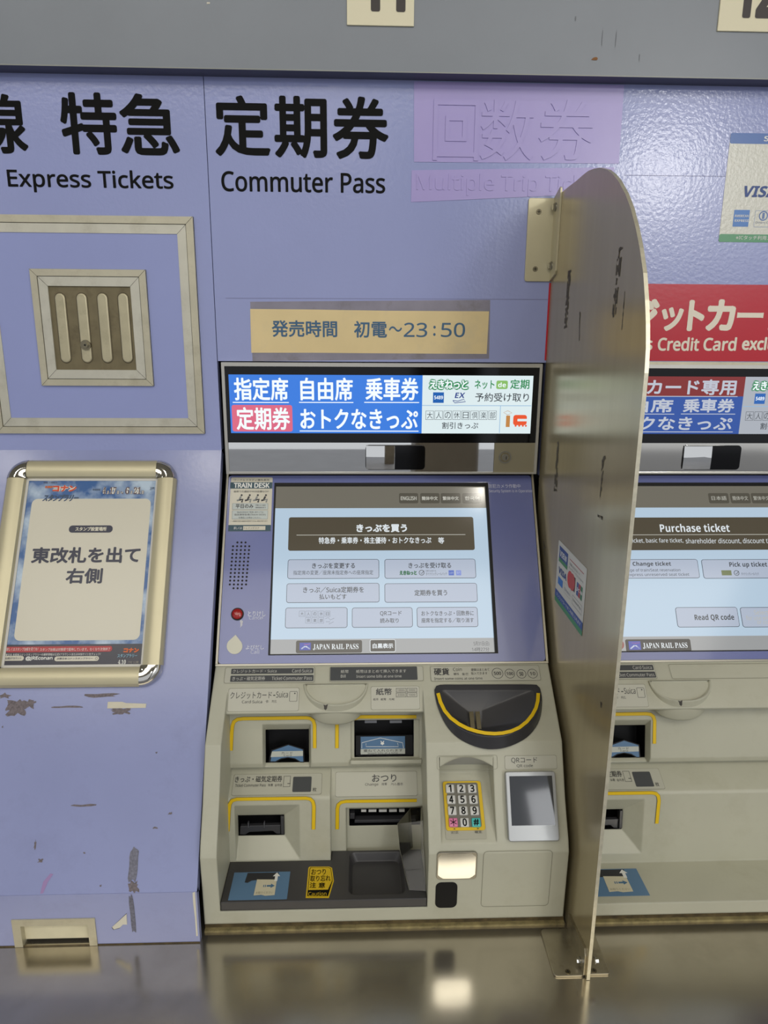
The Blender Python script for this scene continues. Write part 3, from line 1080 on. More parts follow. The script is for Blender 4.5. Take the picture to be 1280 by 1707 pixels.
    m.rect(LED, m.R(LED, 854, 691, 876.5, 708), w + .0004, orange, .0045)
    m.rect(LED, m.R(LED, 861, 697.5, 877, 701.5), w + .0006, SIGN_WHITE if kind == 'full' else SIGN_DIM, .001)
    for cx in (858, 864, 870, 875):
        m.disc(LED, m.A(LED, cx, 709), .0018, w + .0003, w + .0004, orange, n=10)
    return m


def button(parent, dx, absolute, box, lines, fill=SCR_BTN, edge=SCR_EDGE, r=.0045, t=.0009, label=None, wb=.0):
    m = MB(dx, absolute)
    w = SCR_W + .0004
    b = m.R(SC, *box)
    m.rect(SC, b, w, edge, r)
    m.rect(SC, grow(b, -t), w + .0003, fill, max(r - t, .001))
    for ln in lines:
        s_, x0, y0, x1, y1, mm = ln[:6]
        kw = ln[6] if len(ln) > 6 else {}
        if s_ == '#box':
            m.rect(SC, m.R(SC, x0, y0, x1, y1), w + .0006, mm, kw.get('r', 0))
        elif s_ == '#chars':
            boxed_chars(m, SC, kw['s'], x0, y0, x1, y1, w + .0006, mm, .0003)
        elif s_ == '#ring':
            c = m.A(SC, x0, y0)
            m.ring(SC, circ(c, x1), circ(c, x1 * .8), w + .0006, w + .0006, mm)
            m.stroke(SC, [(c[0] - x1 * .4, c[1]), (c[0] - x1 * .05, c[1] - x1 * .4), (c[0] + x1 * .9, c[1] + x1 * .7)], x1 * .2, w + .0007, mm)
        elif s_ == '#stroke':
            m.stroke(SC, [m.A(SC, *q) for q in kw['p']], kw.get('t', .0005), w + .0006, mm)
        else:
            m.ptext(SC, s_, x0, y0, x1, y1, w + .0006, mm, **kw)
    o = m.build('screen_button', parent, smooth=0)
    if label:
        o['label'] = label
    return o


SCR_W = -.004


def touch_screen(root, dx, kind):
    m = MB(dx)
    w = SCR_W
    top, bot = m.R(SC, 461.7, 811, 808, 846), m.R(SC, 450, 1064.5, 823.5, 1089.5)
    disp = m.R(SC, 455.5, 811, 816, 1089.5, w)
    u0, u1 = disp[0], disp[2]
    m.rect(SC, disp, w, SCR_BODY)
    m.rect(SC, (u0, m.R(SC, 500, 811, 700, 846)[1], u1, disp[3]), w + .0003, SCR_BAND)
    m.rect(SC, (u0, disp[1], u1, m.R(SC, 500, 1064.5, 700, 1080)[3]), w + .0003, SCR_FOOT)
    if kind == 'full':
        m.ptext(SC, '5月31日(日)', 790, 1069, 816, 1077, w + .0006, SCR_SUB)
        m.ptext(SC, '14時27分', 787, 1078.5, 816, 1085.5, w + .0006, SCR_SUB)
    else:
        m.disc(SC, (SC.at(1033, 1074)[0] - dx, SC.at(1033, 1074)[1]), .009, w + .0003, w + .0004, glow('#9c4a40', .7))
    t = m.build('touch_screen', root, smooth=0)
    m = MB(dx)
    fr_ = grow(disp, .0028, .002)
    fr_ = (fr_[0], fr_[1], fr_[2] + .0025, fr_[3] + .0035)
    m.ring(SC, rr(*fr_), rr(*disp), w - .001, .0016, BLACK)
    m.build('screen_bezel', root, smooth=0)
    B = lambda *a, **k: button(t, dx, False, *a, **k)
    C = lambda *a, **k: button(t, dx, True, *a, **k)
    bd = {'bold': .03}
    if kind == 'full':
        for s_, x0, x1, a, b in (('ENGLISH', 665.3, 697.2, 668, 694.5), ('簡体中文', 700.7, 733, 703, 730), ('繁体中文', 735, 768, 738, 765), ('한국어', 771, 803, 775, 799)):
            B((x0, 821, x1, 838), [(s_, a, 826.5, b, 833, SCR_FAINT, bd)], SCR_LANG, SCR_LANG, .003)
        B((480.5, 861, 790.5, 916.7), [('きっぷを買う', 594, 873, 678.5, 886.5, SCR_LIGHT, {'bold': .045}), ('#box', 494, 890.3, 776, 891.3, SCR_FAINT),
                                     ('特急券・乗車券・株主優待・おトクなきっぷ', 531, 894.5, 719, 905.5, SCR_LIGHT, {'bold': .02}), ('等', 730.5, 895, 740.5, 905.5, SCR_LIGHT, {'bold': .02})],
          SCR_MAIN, SCR_MAIN, .004, label='large dark buy ticket button')
        B((479, 931.5, 632, 964), [('きっぷを変更する', 520, 937.5, 591.5, 947, SCR_TXT, {'bold': .015}), ('指定席の変更／座席未指定券への座席指定', 488.5, 950, 622, 957.5, SCR_SUB)])
        B((641, 931, 793.5, 963.5), [('きっぷを受け取る', 681, 937, 752, 946.5, SCR_TXT, {'bold': .015}), ('えきねっと', 666, 950.5, 695, 958, glow('#2c7a55', .7), {'bold': .08}),
                                   ('#ring', 703, 954, .005, 0, SCR_SUB), ('日帰りも泊まりも', 710, 949.5, 727, 952.5, SCR_SUB), ('ダイナミックレールパック', 710, 953.5, 745, 958.5, SCR_SUB),
                                   ('#box', 748, 950, 757, 958.5, glow('#4a69c0', .9)), ('5489', 749, 952.5, 756, 955.5, SCR_LIGHT), ('#box', 760.5, 950, 769, 958.5, glow('#7d8fd6', .9), {'r': .001}), ('EX', 762, 951.5, 768, 955, SCR_LIGHT, {'style': 'bold'})])
        B((477, 971.5, 632.5, 1004), [('きっぷ／Suica定期券を', 505, 977.5, 606.5, 987.5, SCR_TXT, {'bold': .012}), ('払いもどす', 532, 989.5, 577.5, 998.5, SCR_TXT, {'bold': .012})])
        B((641, 971.5, 796, 1003.5), [('定期券を買う', 691, 982.5, 745.5, 992.5, SCR_TXT, {'bold': .012})])
        B((475, 1012, 579, 1046.5), [('#chars', 497.5, 1018, 551, 1027.5, SCR_SUB, {'s': '大人の休日'}), ('#chars', 508, 1029, 540.5, 1038.5, SCR_SUB, {'s': '倶楽部'}),
                                   ('#stroke', 0, 0, 0, 0, SCR_SUB, {'p': ((542, 1031), (547, 1029), (550, 1033), (557, 1030)), 't': .0004}),
                                   ('#stroke', 0, 0, 0, 0, SCR_SUB, {'p': ((543, 1036), (550, 1036), (548, 1040), (556, 1036)), 't': .0004})])
        B((586.5, 1012, 688, 1045.5), [('QRコード', 633.5, 1018, 669.5, 1026.5, SCR_TXT, {'bold': .01}), ('読み取り', 633.5, 1030, 664.5, 1038, SCR_TXT, {'bold': .01})])
        B((695, 1011.5, 797, 1045), [('おトクなきっぷ・回数券に', 702.5, 1017.5, 790, 1026, SCR_SUB, {'bold': .01}), ('座席を指定する／取り消す', 702.5, 1029.5, 790, 1037.5, SCR_SUB, {'bold': .01})])
        B((493, 1067, 603.5, 1088), [('#box', 499, 1071, 518, 1083.5, SCR_NIGHT), ('#stroke', 0, 0, 0, 0, SCR_LIGHT, {'p': ((502, 1081.5), (507.5, 1077.5), (510, 1077.5), (516, 1081.5)), 't': .0022}),
                                   ('#stroke', 0, 0, 0, 0, glow('#d78aa8', .8), {'p': ((506, 1073), (510, 1074.5), (516, 1073)), 't': .001}),
                                   ('JAPAN RAIL PASS', 521.5, 1073, 597.5, 1083, SCR_LIGHT, {'style': 'serif'})], SCR_PASS, SCR_PASS, .003, label='dark rail pass button with night sky emblem')
        B((616.5, 1065.5, 659.5, 1086.5), [('白黒表示', 621, 1072, 655.5, 1080.5, SCR_LIGHT, {'bold': .03})], SCR_PASS, SCR_LIGHT, .003, .0009)
    else:
        for s_, x0, x1, a, b in (('日本語', 1182.5, 1216, 1187, 1212), ('簡体中文', 1219, 1252, 1222, 1248), ('繁体中文', 1254, 1287, 1257, 1284)):
            C((x0, 821, x1, 838), [(s_, a, 826, b, 833, SCR_FAINT)], SCR_LANG, SCR_LANG, .003)
        C((1016, 861.5, 1318, 916), [('Purchase ticket', 1101, 872.5, 1217, 886, SCR_LIGHT, {'style': 'bold'}), ('#box', 1030, 890, 1304, 891, SCR_FAINT),
                                   ('Limited express ticket, basic fare ticket,', 988, 896.5, 1140, 906, SCR_LIGHT), ('shareholder discount, discount ticket etc', 1144, 896.5, 1316, 906, SCR_LIGHT)],
          SCR_MAIN, SCR_MAIN, .004, label='large dark purchase ticket button')
        C((1012, 931.5, 1166, 963.5), [('Change ticket', 1055.5, 935.5, 1119.5, 944.5, SCR_TXT, {'style': 'bold'}), ('Change of train/Seat reservation', 1035, 947, 1135, 953.5, SCR_SUB), ('Limited express unreserved seat ticket', 1020, 954.5, 1150, 961, SCR_SUB)])
        C((1172, 931.5, 1322, 963.5), [('Pick up ticket', 1217, 936, 1280, 946.5, SCR_SUB, {'style': 'bold'}), ('#box', 1204, 950, 1220.5, 958.5, glow('#7f8a5c', .7)), ('#ring', 1229, 954.5, .005, 0, SCR_SUB),
                                     ('ダイナミックレールパック', 1237, 953.5, 1266, 958.5, SCR_SUB)])
        C((1128.5, 1011.5, 1232.5, 1045), [('Read QR code', 1159, 1023.5, 1225, 1035, SCR_TXT, {'style': 'bold'})])
        C((1237, 1011.5, 1336, 1045), [('Select seat', 1258, 1016.5, 1302, 1024, SCR_FAINT), ('for use with discount', 1245, 1025.5, 1320, 1033, SCR_FAINT), ('or coupon', 1264, 1034.5, 1300, 1042, SCR_FAINT)])
        C((1044, 1065, 1153, 1086), [('#box', 1049, 1068.5, 1069, 1083, SCR_NIGHT), ('#stroke', 0, 0, 0, 0, SCR_LIGHT, {'p': ((1052, 1081), (1058, 1076), (1061, 1076), (1067, 1081)), 't': .0022}),
                                   ('#stroke', 0, 0, 0, 0, glow('#d78aa8', .8), {'p': ((1054, 1071), (1060, 1072), (1067, 1071)), 't': .001}),
                                   ('JAPAN RAIL PASS', 1072.5, 1071, 1147, 1081, SCR_LIGHT, {'style': 'serif'})], mat('lit_dim_pass', '#26221d', .12, emit=.7), mat('lit_dim_pass', '#26221d'), .003, label='dark rail pass button with night sky emblem')


MX0, MX1 = -.2465, .3265


def yellow_arch(m, pl, pts, t, w):
    m.stroke(pl, [m.A(pl, *p) for p in pts], t + .0009, w, ink('#6d5f1c'))
    m.stroke(pl, [m.A(pl, *p) for p in pts], t, w + .0003, YELLOW)


def label_plate(root, dx, pl, box, texts, w=.0003, rad=.003, name='label_plate', fill=BEIGE_PRINT, absolute=False, label=None):
    m = MB(dx, absolute)
    b = m.R(pl, *box)
    m.rect(pl, b, w, mat('plate_outline', '#7f7d6c', .5), rad)
    m.rect(pl, grow(b, -.0005), w + .0002, fill, rad)
    for ln in texts:
        s_, x0, y0, x1, y1 = ln[:5]
        mm = ln[5] if len(ln) > 5 else INK
        kw = ln[6] if len(ln) > 6 else {}
        if s_ == '#box':
            m.rect(pl, m.R(pl, x0, y0, x1, y1), w + .0005, mm, kw.get('r', 0))
        elif s_ == '#frame':
            m.frame(pl, m.R(pl, x0, y0, x1, y1), kw.get('t', .0006), w + .0005, w + .0005, mm, kw.get('r', 0))
        elif s_ == '#ring':
            c = m.A(pl, x0, y0)
            m.ring(pl, circ(c, x1, 28), circ(c, x1 - .0008, 28), w + .0005, w + .0005, mm)
        else:
            m.ptext(pl, s_, x0, y0, x1, y1, w + .0007, mm, **kw)
    o = m.build(name, root, smooth=0)
    if label:
        o['label'] = label
    return o


def machine(dx, kind, label):
    full = kind == 'full'
    root = thing('ticket_machine', (MX0 + .286 + dx, -.12, .7395), label, 'ticket machine', 'ticket vending machines')
    # --- sign unit
    m = MB(dx)
    out = m.quad = LED.quadrect((369.3, 605.5), (904.5, 604.5), (890.5, 789), (379, 788.5))
    inn = LED.quadrect((375, 611.5), (899, 611), (887, 786), (383.5, 786))
    m.ring(LED, rr(*out), rr(*inn), -.03, .0085, mat('sign_surround_silver', '#c4c1b8', .3, .7))
    m.build('sign_surround', root, smooth=0)
    m = MB(dx)
    be = m.R(LED, 374, 611, 896, 737)
    be = (inn[0] - .0005, be[1], inn[2] + .0005, inn[3] + .0005)
    m.prism(LED, rr(*be), -.03, .0055, BLACK_GLASS)
    m.build('sign_bezel', root, smooth=0)
    sm = sign_panel(root, m, kind)
    o = sm.build('sign_display', root, smooth=0)
    o['label'] = 'lit blue and white ticket type display' if full else 'lit red and blue card machine display'
    m = MB(dx)
    st = (be[0], inn[1] - .0005, be[2], be[1] - .0004)
    xk = m.R(LED, 500, 740, 822, 786)[2]
    m.prism(LED, rr(st[0], st[1], xk, st[3]), -.03, .005, MIRROR if full else CHROME)
    m.build('mirror_strip', root, smooth=0)
    m = MB(dx)
    m.prism(LED, rr(xk + .0006, st[1], st[2], st[3]), -.03, .005, mat('satin_lock_plate', '#a79f86', .38, .8))
    lp = m.build('lock_plate', root, smooth=0)
    m = MB(dx)
    c = m.A(LED, 840.5, 761)
    m.disc(LED, c, .0118, .005, .0075, CHROME_DARK, n=28)
    m.disc(LED, c, .009, .0075, .0082, STEEL, n=28)
    m.disc(LED, c, .0062, .0082, .0095, CHROME_DARK, n=24)
    m.rect(LED, (c[0] + .001, c[1] - .004, c[0] + .0025, c[1] + .002), .0097, GAP)
    m.build('key_lock', lp)
    m = MB(dx)
    cw = m.R(LED, 609, 741, 708, 782)
    m.slab(LED, cw, .005, .0075, BLACK_GLASS, rad=.007, bev=.0008)
    cwo = m.build('camera_window', root)
    m = MB(dx)
    hm = (cw[0] + .0012, cw[1] + .0012, (cw[0] + cw[2]) / 2 - .001, cw[3] - .0012)
    N = 10
    pts, fs = [], []
    for i in range(N + 1):
        for j in range(N + 1):
            a, b = i / N, j / N
            dd = .0022 * (1 - ((a - .5) ** 2 + (b - .5) ** 2) * 2)
            pts.append(LED.pt(hm[0] + (hm[2] - hm[0]) * a, hm[1] + (hm[3] - hm[1]) * b, .0076 + dd))
    fs = [(i * (N + 1) + j, (i + 1) * (N + 1) + j, (i + 1) * (N + 1) + j + 1, i * (N + 1) + j + 1) for i in range(N) for j in range(N)]
    m.mesh(pts, fs, MIRROR)
    m.build('convex_mirror', cwo, smooth=60)

    # --- screen unit
    m = MB(dx)
    u0, u1 = MX0 + .0045, MX1 - .0045
    vt, vb = SC.at(640, 793)[1], SC.at(640, 1104.5)[1]
    disp = m.R(SC, 455.5, 811, 816, 1089.5, SCR_W)
    hole = (disp[0] - .0028, disp[1] - .002, disp[2] + .0053, disp[3] + .0055)
    m.ring(SC, rr(u0, vb, u1, vt, .006), [hole[k] if False else q for k, q in enumerate(rr(*hole, .0002))], -.02, .0012, PURPLE)
    tx = ink('#d3d6e4')
    if full:
        m.ptext(SC, '防犯カメラ作動中', 814, 807.5, 867, 814, .0016, tx)
        m.ptext(SC, 'Security System is in Operation', 815, 816.5, 887, 822.5, .0016, tx)
        m.ptext(SC, 'とりけし', 413.5, 1019, 443, 1028, .0016, tx, bold=.02)
        m.ptext(SC, 'Cancel', 415.5, 1027, 438.5, 1033, .0016, tx)
        m.ptext(SC, 'よびだし', 410, 1075.5, 440, 1083, .0016, tx, bold=.02)
        m.ptext(SC, 'Call', 418, 1083.5, 432, 1090, .0016, tx)
        m.poly(SC, blotch(SC, 400, 1034, 405, 1045, n=10, rough=.4, seed=3), .0016, ink('#c6c6cc'))
    m.build('screen_surround', root, smooth=0)
    m = MB(dx)
    m.prism(SC, rr(MX0, vb, MX0 + .0038, vt + .004), -.02, .002, CHROME_DARK)
    m.prism(SC, rr(MX1 - .0038, vb, MX1, vt + .004), -.02, .002, CHROME_DARK)
    m.prism(SC, rr(MX0, vb - .0035, MX1, vb - .0005), -.02, .0016, CHROME_DARK)
    m.build('side_trim', root, smooth=0)
    m = MB(dx)
    m.prism(SC, rr(MX0 + .002, vb + .002, MX1 - .002, vt), -.034, -.022, GAP)
    m.build('inner_chassis', root, smooth=0)
    touch_screen(root, dx, kind)
    # grille
    m = MB(dx)
    for i in range(13):
        y = 904.6 + i * 6.36
        xc = 402.7 - i * .54
        for j in ([1, 2, 3] if i in (0, 12) else range(5)):
            m.disc(SC, m.A(SC, xc + (j - 2) * 6.75, y), .0019, .0014, .0015, GAP, n=10)
    m.build('speaker_grille', root, smooth=0)
    # sticker
    m = MB(dx)
    q = SC.quadrect((385, 796), (454, 796.5), (452, 886), (381, 886))
    TEAL = ink('#33505c')
    m.prism(SC, rr(*q, .002), .0012, .0015, POSTW)
    m.rect(SC, m.R(SC, 384, 804.5, 454, 815), .0018, TEAL)
    yb = m.R(SC, 384, 875.5, 454, 886)
    m.rect(SC, (q[0], q[1], q[2], yb[3]), .0018, TEAL, .001)
    m.ptext(SC, 'ワーク＆スタディ優先車両', 390, 799, 449, 802.5, .0019, INK)
    m.ptext(SC, 'TRAIN DESK', 390, 805.5, 449.5, 814, .0021, WHITE, bold=.05)
    m.ptext(SC, '座席での通話やWEB会議もOK!', 390, 818, 448, 821.5, .0019, INK)
    for k in range(4):           # four little seated figures, each bent over a desk
        x = 397 + k * 13.5
        m.disc(SC, m.A(SC, x + 6, 826), .0019, .0018, .0019, INK, n=10)
        m.stroke(SC, [m.A(SC, *p_) for p_ in ((x + 5, 828), (x + 2, 834), (x - 2, 835))], .0034, .0019, INK if k % 2 else ink('#8b8f8c'))
        m.stroke(SC, [m.A(SC, *p_) for p_ in ((x + 2, 834), (x + 8, 833), (x + 6, 838))], .0032, .0019, ink('#8b8f8c') if k % 2 else INK)
    for box in ((387.5, 839.5, 447, 850), (387, 851.5, 446.5, 866)):
        m.rect(SC, m.R(SC, *box), .0018, ink('#7f8d90'), .001)
        m.rect(SC, grow(m.R(SC, *box), -.0005), .002, ink('#c3cbc6'), .001)
    m.ptext(SC, '平日のみ', 393, 841, 422.5, 848, .0023, INK, bold=.02)
    m.ptext(SC, '列車により設定', 426, 841.5, 443, 844, .0023, INK)
    m.ptext(SC, '席数限定あり', 426, 845.5, 443, 848, .0023, INK)
    m.ptext(SC, 'TRAIN DESKのご利用にあたっては、', 395, 853, 440, 856, .0023, INK)
    m.ptext(SC, '指定席特急券(TRAIN DESK)', 391, 857, 443, 860.5, .0023, INK)
    m.ptext(SC, 'を事前にお求めください。', 398, 862, 435, 865, .0023, INK)
    m.ptext(SC, '※乗車日当日は座席の変更ができない場合があります', 388, 868, 446, 870.5, .0019, INK)
    m.ptext(SC, '詳しくは', 390, 878.5, 403.5, 883, .0021, WHITE)
    m.rect(SC, m.R(SC, 405.5, 877.5, 442.5, 884), .0021, POSTW)
    m.ptext(SC, 'トレインデスク', 407, 879, 432, 882.5, .0024, INK)
    o = m.build('advert_sticker', root, smooth=0)
    # cancel and call buttons
    m = MB(dx)
    c = m.A(SC, 396, 1024)
    m.disc(SC, c, .0112, .0012, .002, BLACK, n=28)
    m.loft([[SC.pt(*p_, w_) for p_ in circ(c, r_, 24)] for r_, w_ in ((.0092, .002), (.009, .005), (.0065, .0068), (.002, .0075))], mat('red_button', '#a01818', .2, coat=.5))
    m.build('cancel_button', root, smooth=50)
    m = MB(dx)
    drop = [m.A(SC, 393, 1058.5)]
    for k in range(25):
        a = math.radians(-38 + (360 - 104) * k / 24)
        drop.append(m.A(SC, 391.3 - 13 * math.cos(a), 1077.5 + 13.2 * math.sin(a)))
    drop.reverse()
    m.prism(SC, drop, .0012, .0026, mat('call_button_cream', '#cfcdb9', .35))
    m.build('call_button', root, smooth=0)

    # --- console housing
    m = MB(dx)
    m.extrude_x([(.03, 1.106), (-.165, 1.106), (-.171, 1.1045), (-.174, 1.1015), (-.281, 1.019), (-.319, .940), (-.350, .889), (-.357, .872), (-.354, .747), (.03, .747)], MX0, MX1, BEIGE)
    cut = []
    bx0 = -.221
    bx1 = .106 if full else .305
    c = MB(dx)
    c.extrude_x([(-.205, 1.0787), (-.232, 1.0472), (-.2305, 1.0445), (-.200, 1.030), (-.2155, .957), (-.2185, .944), (-.2165, .935), (-.201, .926), (-.2465, .9035), (-.250, .901),
                 (-.2525, .897), (-.264, .776), (-.264, .7705), (-.45, .7705), (-.45, 1.0787)], bx0, bx1, BEIGE)
    cut.append(c)
    if full:
        c = MB(dx)
        c.extrude_x([(-.201, .9262), (-.233, .896), (-.236, .893), (-.2375, .888), (-.242, .7705), (-.46, .7705), (-.46, .9262)], H2.at(551, 1400)[0], bx1 + .0004, BEIGE)
        cut.append(c)
    # card pocket
    ro, ri = m.R(H1, 437.5, 1207, 518.5, 1288), m.R(H1, 441, 1220.5, 514, 1276)
    cut.append(frustum_dx(dx, H1, ro, .012, ro, -.0005))
    cut.append(frustum_dx(dx, H1, grow(ro, -.0002), 0, ri, -.014))
    cut.append(frustum_dx(dx, H1, ri, -.013, ri, -.055))
    # ticket pocket: a funnel whose right flank is wide
    to, ti = m.R(H2, 392, 1342, 500, 1434), m.R(H2, 393.5, 1371, 471.5, 1405)
    cut.append(frustum_dx(dx, H2, grow(to, .0002), .0004, ti, -.022))
    cut.append(frustum_dx(dx, H2, ti, -.021, ti, -.052))
    if full:
        bo = m.R(H1, 585, 1200, 699, 1268)
        bi = m.R(H1, 590.5, 1202, 690, 1264)
        cut.append(frustum_dx(dx, H1, grow(bo, .0001), .012, bo, -.006))
        cut.append(frustum_dx(dx, H1, bi, -.005, bi, -.05))
        co = m.R(H2B, 576, 1344, 699, 1406)
        ci = m.R(H2B, 578.5, 1352, 697, 1406)
        ci2 = m.R(H2B, 582, 1354.5, 696, 1382.5)
        ex = .002
        co = (co[0], .0035, bx1 + ex, co[3])
        ci = (ci[0], .0035, bx1 + ex, ci[3])
        ci2 = (ci2[0], ci2[1], bx1 - .001, ci2[3])
        cut.append(frustum_dx(dx, H2B, co, .004, ci, -.012))
        cut.append(frustum_dx(dx, H2B, ci2, -.011, ci2, -.04))
        c = MB(dx)
        ip = [C1.at(812 + (x - 812) * 1.03, 1180 + (y - 1180) * 1.03) for x, y in hopper_loops()[1]]
        ip = [p_ for k_, p_ in enumerate(ip) if k_ == 0 or math.dist(p_, ip[k_ - 1]) > 1e-4]
        c.prism(C1, ip, -.035, .03, BEIGE)
        cut.append(c)
        # keypad alcove
        ka, kb = m.A(C2, 733, 1300)[0], m.A(C2, 823, 1300)[0]
        c = MB(dx)
        c.extrude_x([KP_LO, KP_HI, (KP_HI[0] - .001, KP_HI[1] + .016), (-.296, 1.004), (-.40, 1.00), (-.40, KP_LO[1] - .006)], ka, kb, BEIGE)
        cut.append(c)
    o = m.build('console_housing', root)
    carve(o, cut)

    def pocket(pl, r, w0, d, name, parent=root):
        k = MB(dx)
        k.pocket(pl, grow(r, -.0003), w0, d, BLACK)
        return k.build(name, parent, smooth=0)

    # --- upper labels
    L1, D2 = mat('label_print_light', '#c9c8bf', .4), ink('#c9c8bf')
    o = label_plate(root, dx, C1, (374.5, 1112, 524.5, 1138.5), [
        ('#box', 385.5, 1114.5, 522.5, 1123.5, DARKGREY, {'r': .0015}), ('#box', 384, 1126, 522.5, 1136.3, DARKGREY, {'r': .0015}),
        ('クレジットカード・Suica', 388, 1116.5, 461, 1122, L1), ('Card·Suica', 487, 1115.5, 519.5, 1121.3, L1),
        ('きっぷ・磁気定期券', 387.5, 1128.2, 442, 1134.8, L1), ('Ticket·Commuter Pass', 453, 1128, 520, 1133.8, L1)])
    if full:
        label_plate(root, dx, C1, (549.5, 1111, 705.5, 1136), [
            ('#box', 550.5, 1112, 695.5, 1134.3, DARKGREY, {'r': .0015}), ('紙幣', 568, 1117, 581, 1122.5, L1), ('Bill', 568, 1125, 576, 1130, L1),
            ('紙幣はまとめて挿入できます', 593.5, 1116.5, 677, 1122, L1), ('Insert some bills at one time', 594, 1125.3, 669, 1130, L1)])
        label_plate(root, dx, C1, (717.5, 1110, 900, 1135.2), [
            ('硬貨', 723, 1114, 748.5, 1126, INK, {'bold': .02}), ('Coin', 755, 1113.5, 769.5, 1119), ('硬币', 756, 1122, 765, 1126), ('동전', 770, 1122, 780, 1126),
            ('硬貨はまとめて', 785, 1114.5, 815.5, 1119), ('投入できます', 785, 1120.5, 812, 1125), ('Insert some coins at one time', 724, 1129.2, 804, 1133.5),
            ('#ring', 829, 1122.7, .0098, 0), ('#ring', 849.5, 1123.2, .0087, 0), ('#ring', 868.8, 1123.7, .0083, 0), ('#ring', 887.4, 1123.2, .0087, 0),
            ('500', 823, 1120, 835, 1125.5, INK, {'bold': .03}), ('100', 844, 1120.7, 855.5, 1126, INK, {'bold': .03}), ('50', 865.5, 1120.5, 872, 1127, INK, {'bold': .03}), ('10', 883, 1120.5, 892, 1126, INK, {'bold': .03})])
    else:
        m = MB(dx)
        m.frame(C1, m.R(C1, 549.5, 1111, 900, 1136), .0005, .0004, .0004, mat('plate_outline', '#7f7d6c'), .003)
        m.build('blank_cover', root, smooth=0)
    # --- block labels
    label_plate(root, dx, BF, (380, 1147, 498.5, 1186), [
        ('クレジットカード', 384, 1153.5, 453, 1165), ('-', 455.5, 1158.5, 459, 1160), ('Suica', 460.5, 1153, 480, 1163), ('Card·Suica', 403.5, 1167.5, 437, 1172.5, INK), ('卡', 442, 1167, 448, 1172), ('카드', 453, 1167, 461.5, 1172),
        ('#frame', 482.5, 1152.5, 495.5, 1169.5, INK, {'r': .0015}), ('#box', 490.5, 1155, 492.5, 1157)])
    if full:
        label_plate(root, dx, BF, (618, 1144, 699.5, 1183), [
            ('紙幣', 626.5, 1147.5, 653, 1159, INK, {'bold': .015}), ('纸币', 622, 1164, 630.5, 1168), ('紙幣', 634.5, 1164, 643.5, 1168), ('지폐', 648, 1164, 657, 1168),
            ('#frame', 660, 1147.2, 677, 1154.2), ('#frame', 678, 1147, 695, 1154), ('#frame', 660, 1155, 677, 1162.2), ('#frame', 678, 1154.8, 695, 1162),
            ('10000', 662.5, 1149.2, 674.5, 1152.2), ('5000', 681, 1149, 692, 1152), ('2000', 662.5, 1157.2, 674.5, 1160.2), ('1000', 681, 1157, 692, 1160)])
    # --- L2 labels
    label_plate(root, dx, L2, (388, 1290, 536.5, 1325.5), [
        ('きっぷ・磁気定期券', 392, 1294, 470.5, 1304.5, INK, {'bold': .008}), ('Ticket·Commuter Pass', 392, 1307, 443, 1312), ('车票', 447, 1307, 455, 1311.5), ('승차권', 458, 1307, 470, 1311.5),
        ('#frame', 472.5, 1294, 484, 1312, INK), ('#box', 479, 1306, 484, 1307, INK), ('枚', 521, 1313, 527.5, 1320, INK), ('#box', 488, 1295, 519, 1320.5, DARKGREY, {'r': .002})])
    if full:
        label_plate(root, dx, L2B, (559, 1286, 695.5, 1327.5), [
            ('おつり', 620, 1291, 660.5, 1303.5, INK, {'bold': .012}), ('Change', 608.5, 1305.5, 630.5, 1311, INK), ('找零', 636, 1305, 645, 1309.5), ('거스름돈', 651, 1305, 672, 1309.5)])
    # --- yellow arches
    m = MB(dx)
    yellow_arch(m, H1, [(385, 1251), (386.3, 1222), (387.5, 1210), (390, 1203), (396, 1199), (405, 1197.8), (510, 1196.3), (517, 1197.3), (522, 1201), (524.3, 1208), (524.5, 1247)], .0056, .0006)
    if full:
        yellow_arch(m, H1, [(561.8, 1196), (561.5, 1247)], .0056, .0006)
        yellow_arch(m, H1, [(590, 1198), (600, 1194.8), (694, 1194.6)], .0056, .0006)
        yellow_arch(m, H2B, [(562, 1382), (562.3, 1348), (564, 1341), (569, 1337), (577, 1335.5), (694.5, 1334)], .0056, .0006)
    yellow_arch(m, H2, [(379.8, 1385), (381.5, 1352), (383, 1340), (387, 1334), (395, 1331.6), (510, 1330), (517, 1331.3), (521.5, 1335.5), (523.3, 1343), (522.5, 1382)], .0056, .0012)
    m.build('yellow_guide_tape', root, smooth=0)
    # --- coin cup
    m = MB(dx)
    cu, cv = m.A(C1, 560, 1141)
    au = m.A(C1, 614, 1141)[0] - cu
    bv = cv - m.A(C1, 562, 1177)[1]
    arc = [(math.cos(a), math.sin(a)) for a in [math.pi + math.pi * k / 20 for k in range(21)]]
    sgn = lambda x: math.copysign(abs(x) ** .85, x)

    def cl(su, sv, w, drop=0.0):
        out = []
        for a, b in arc:
            p_ = C1.pt(cu + sgn(a) * au * su, cv + b * bv * sv + (1 - sv) * -.001, w)
            out.append((p_.x, p_.y, p_.z - drop))
        return out
    m.loft([cl(.88, .92, -.001, .037), cl(.90, .95, .0, .035), cl(.95, .985, .0005, .014), cl(.985, 1, .001, .002), cl(.985, 1, .002, 0), cl(.965, .975, .0026, 0), cl(.94, .945, .0022, 0), cl(.86, .85, -.006, 0), cl(.7, .68, -.0125, 0), cl(.2, .2, -.014, 0)], BEIGE)
    m.poly(BF, blotch(BF, 540, 1179, 547, 1187, n=8, rough=.4, seed=8), .0225, ink('#2b2620'))
    m.build('coin_cup', root, smooth=50)
    # --- card slot
    cs = pocket(H1, ri, -.0133, .038, 'card_slot')
    m = MB(dx)
    CP = P(H1.pt(0, 0, -.014), (1, 0, 0), (0, .35, 1))
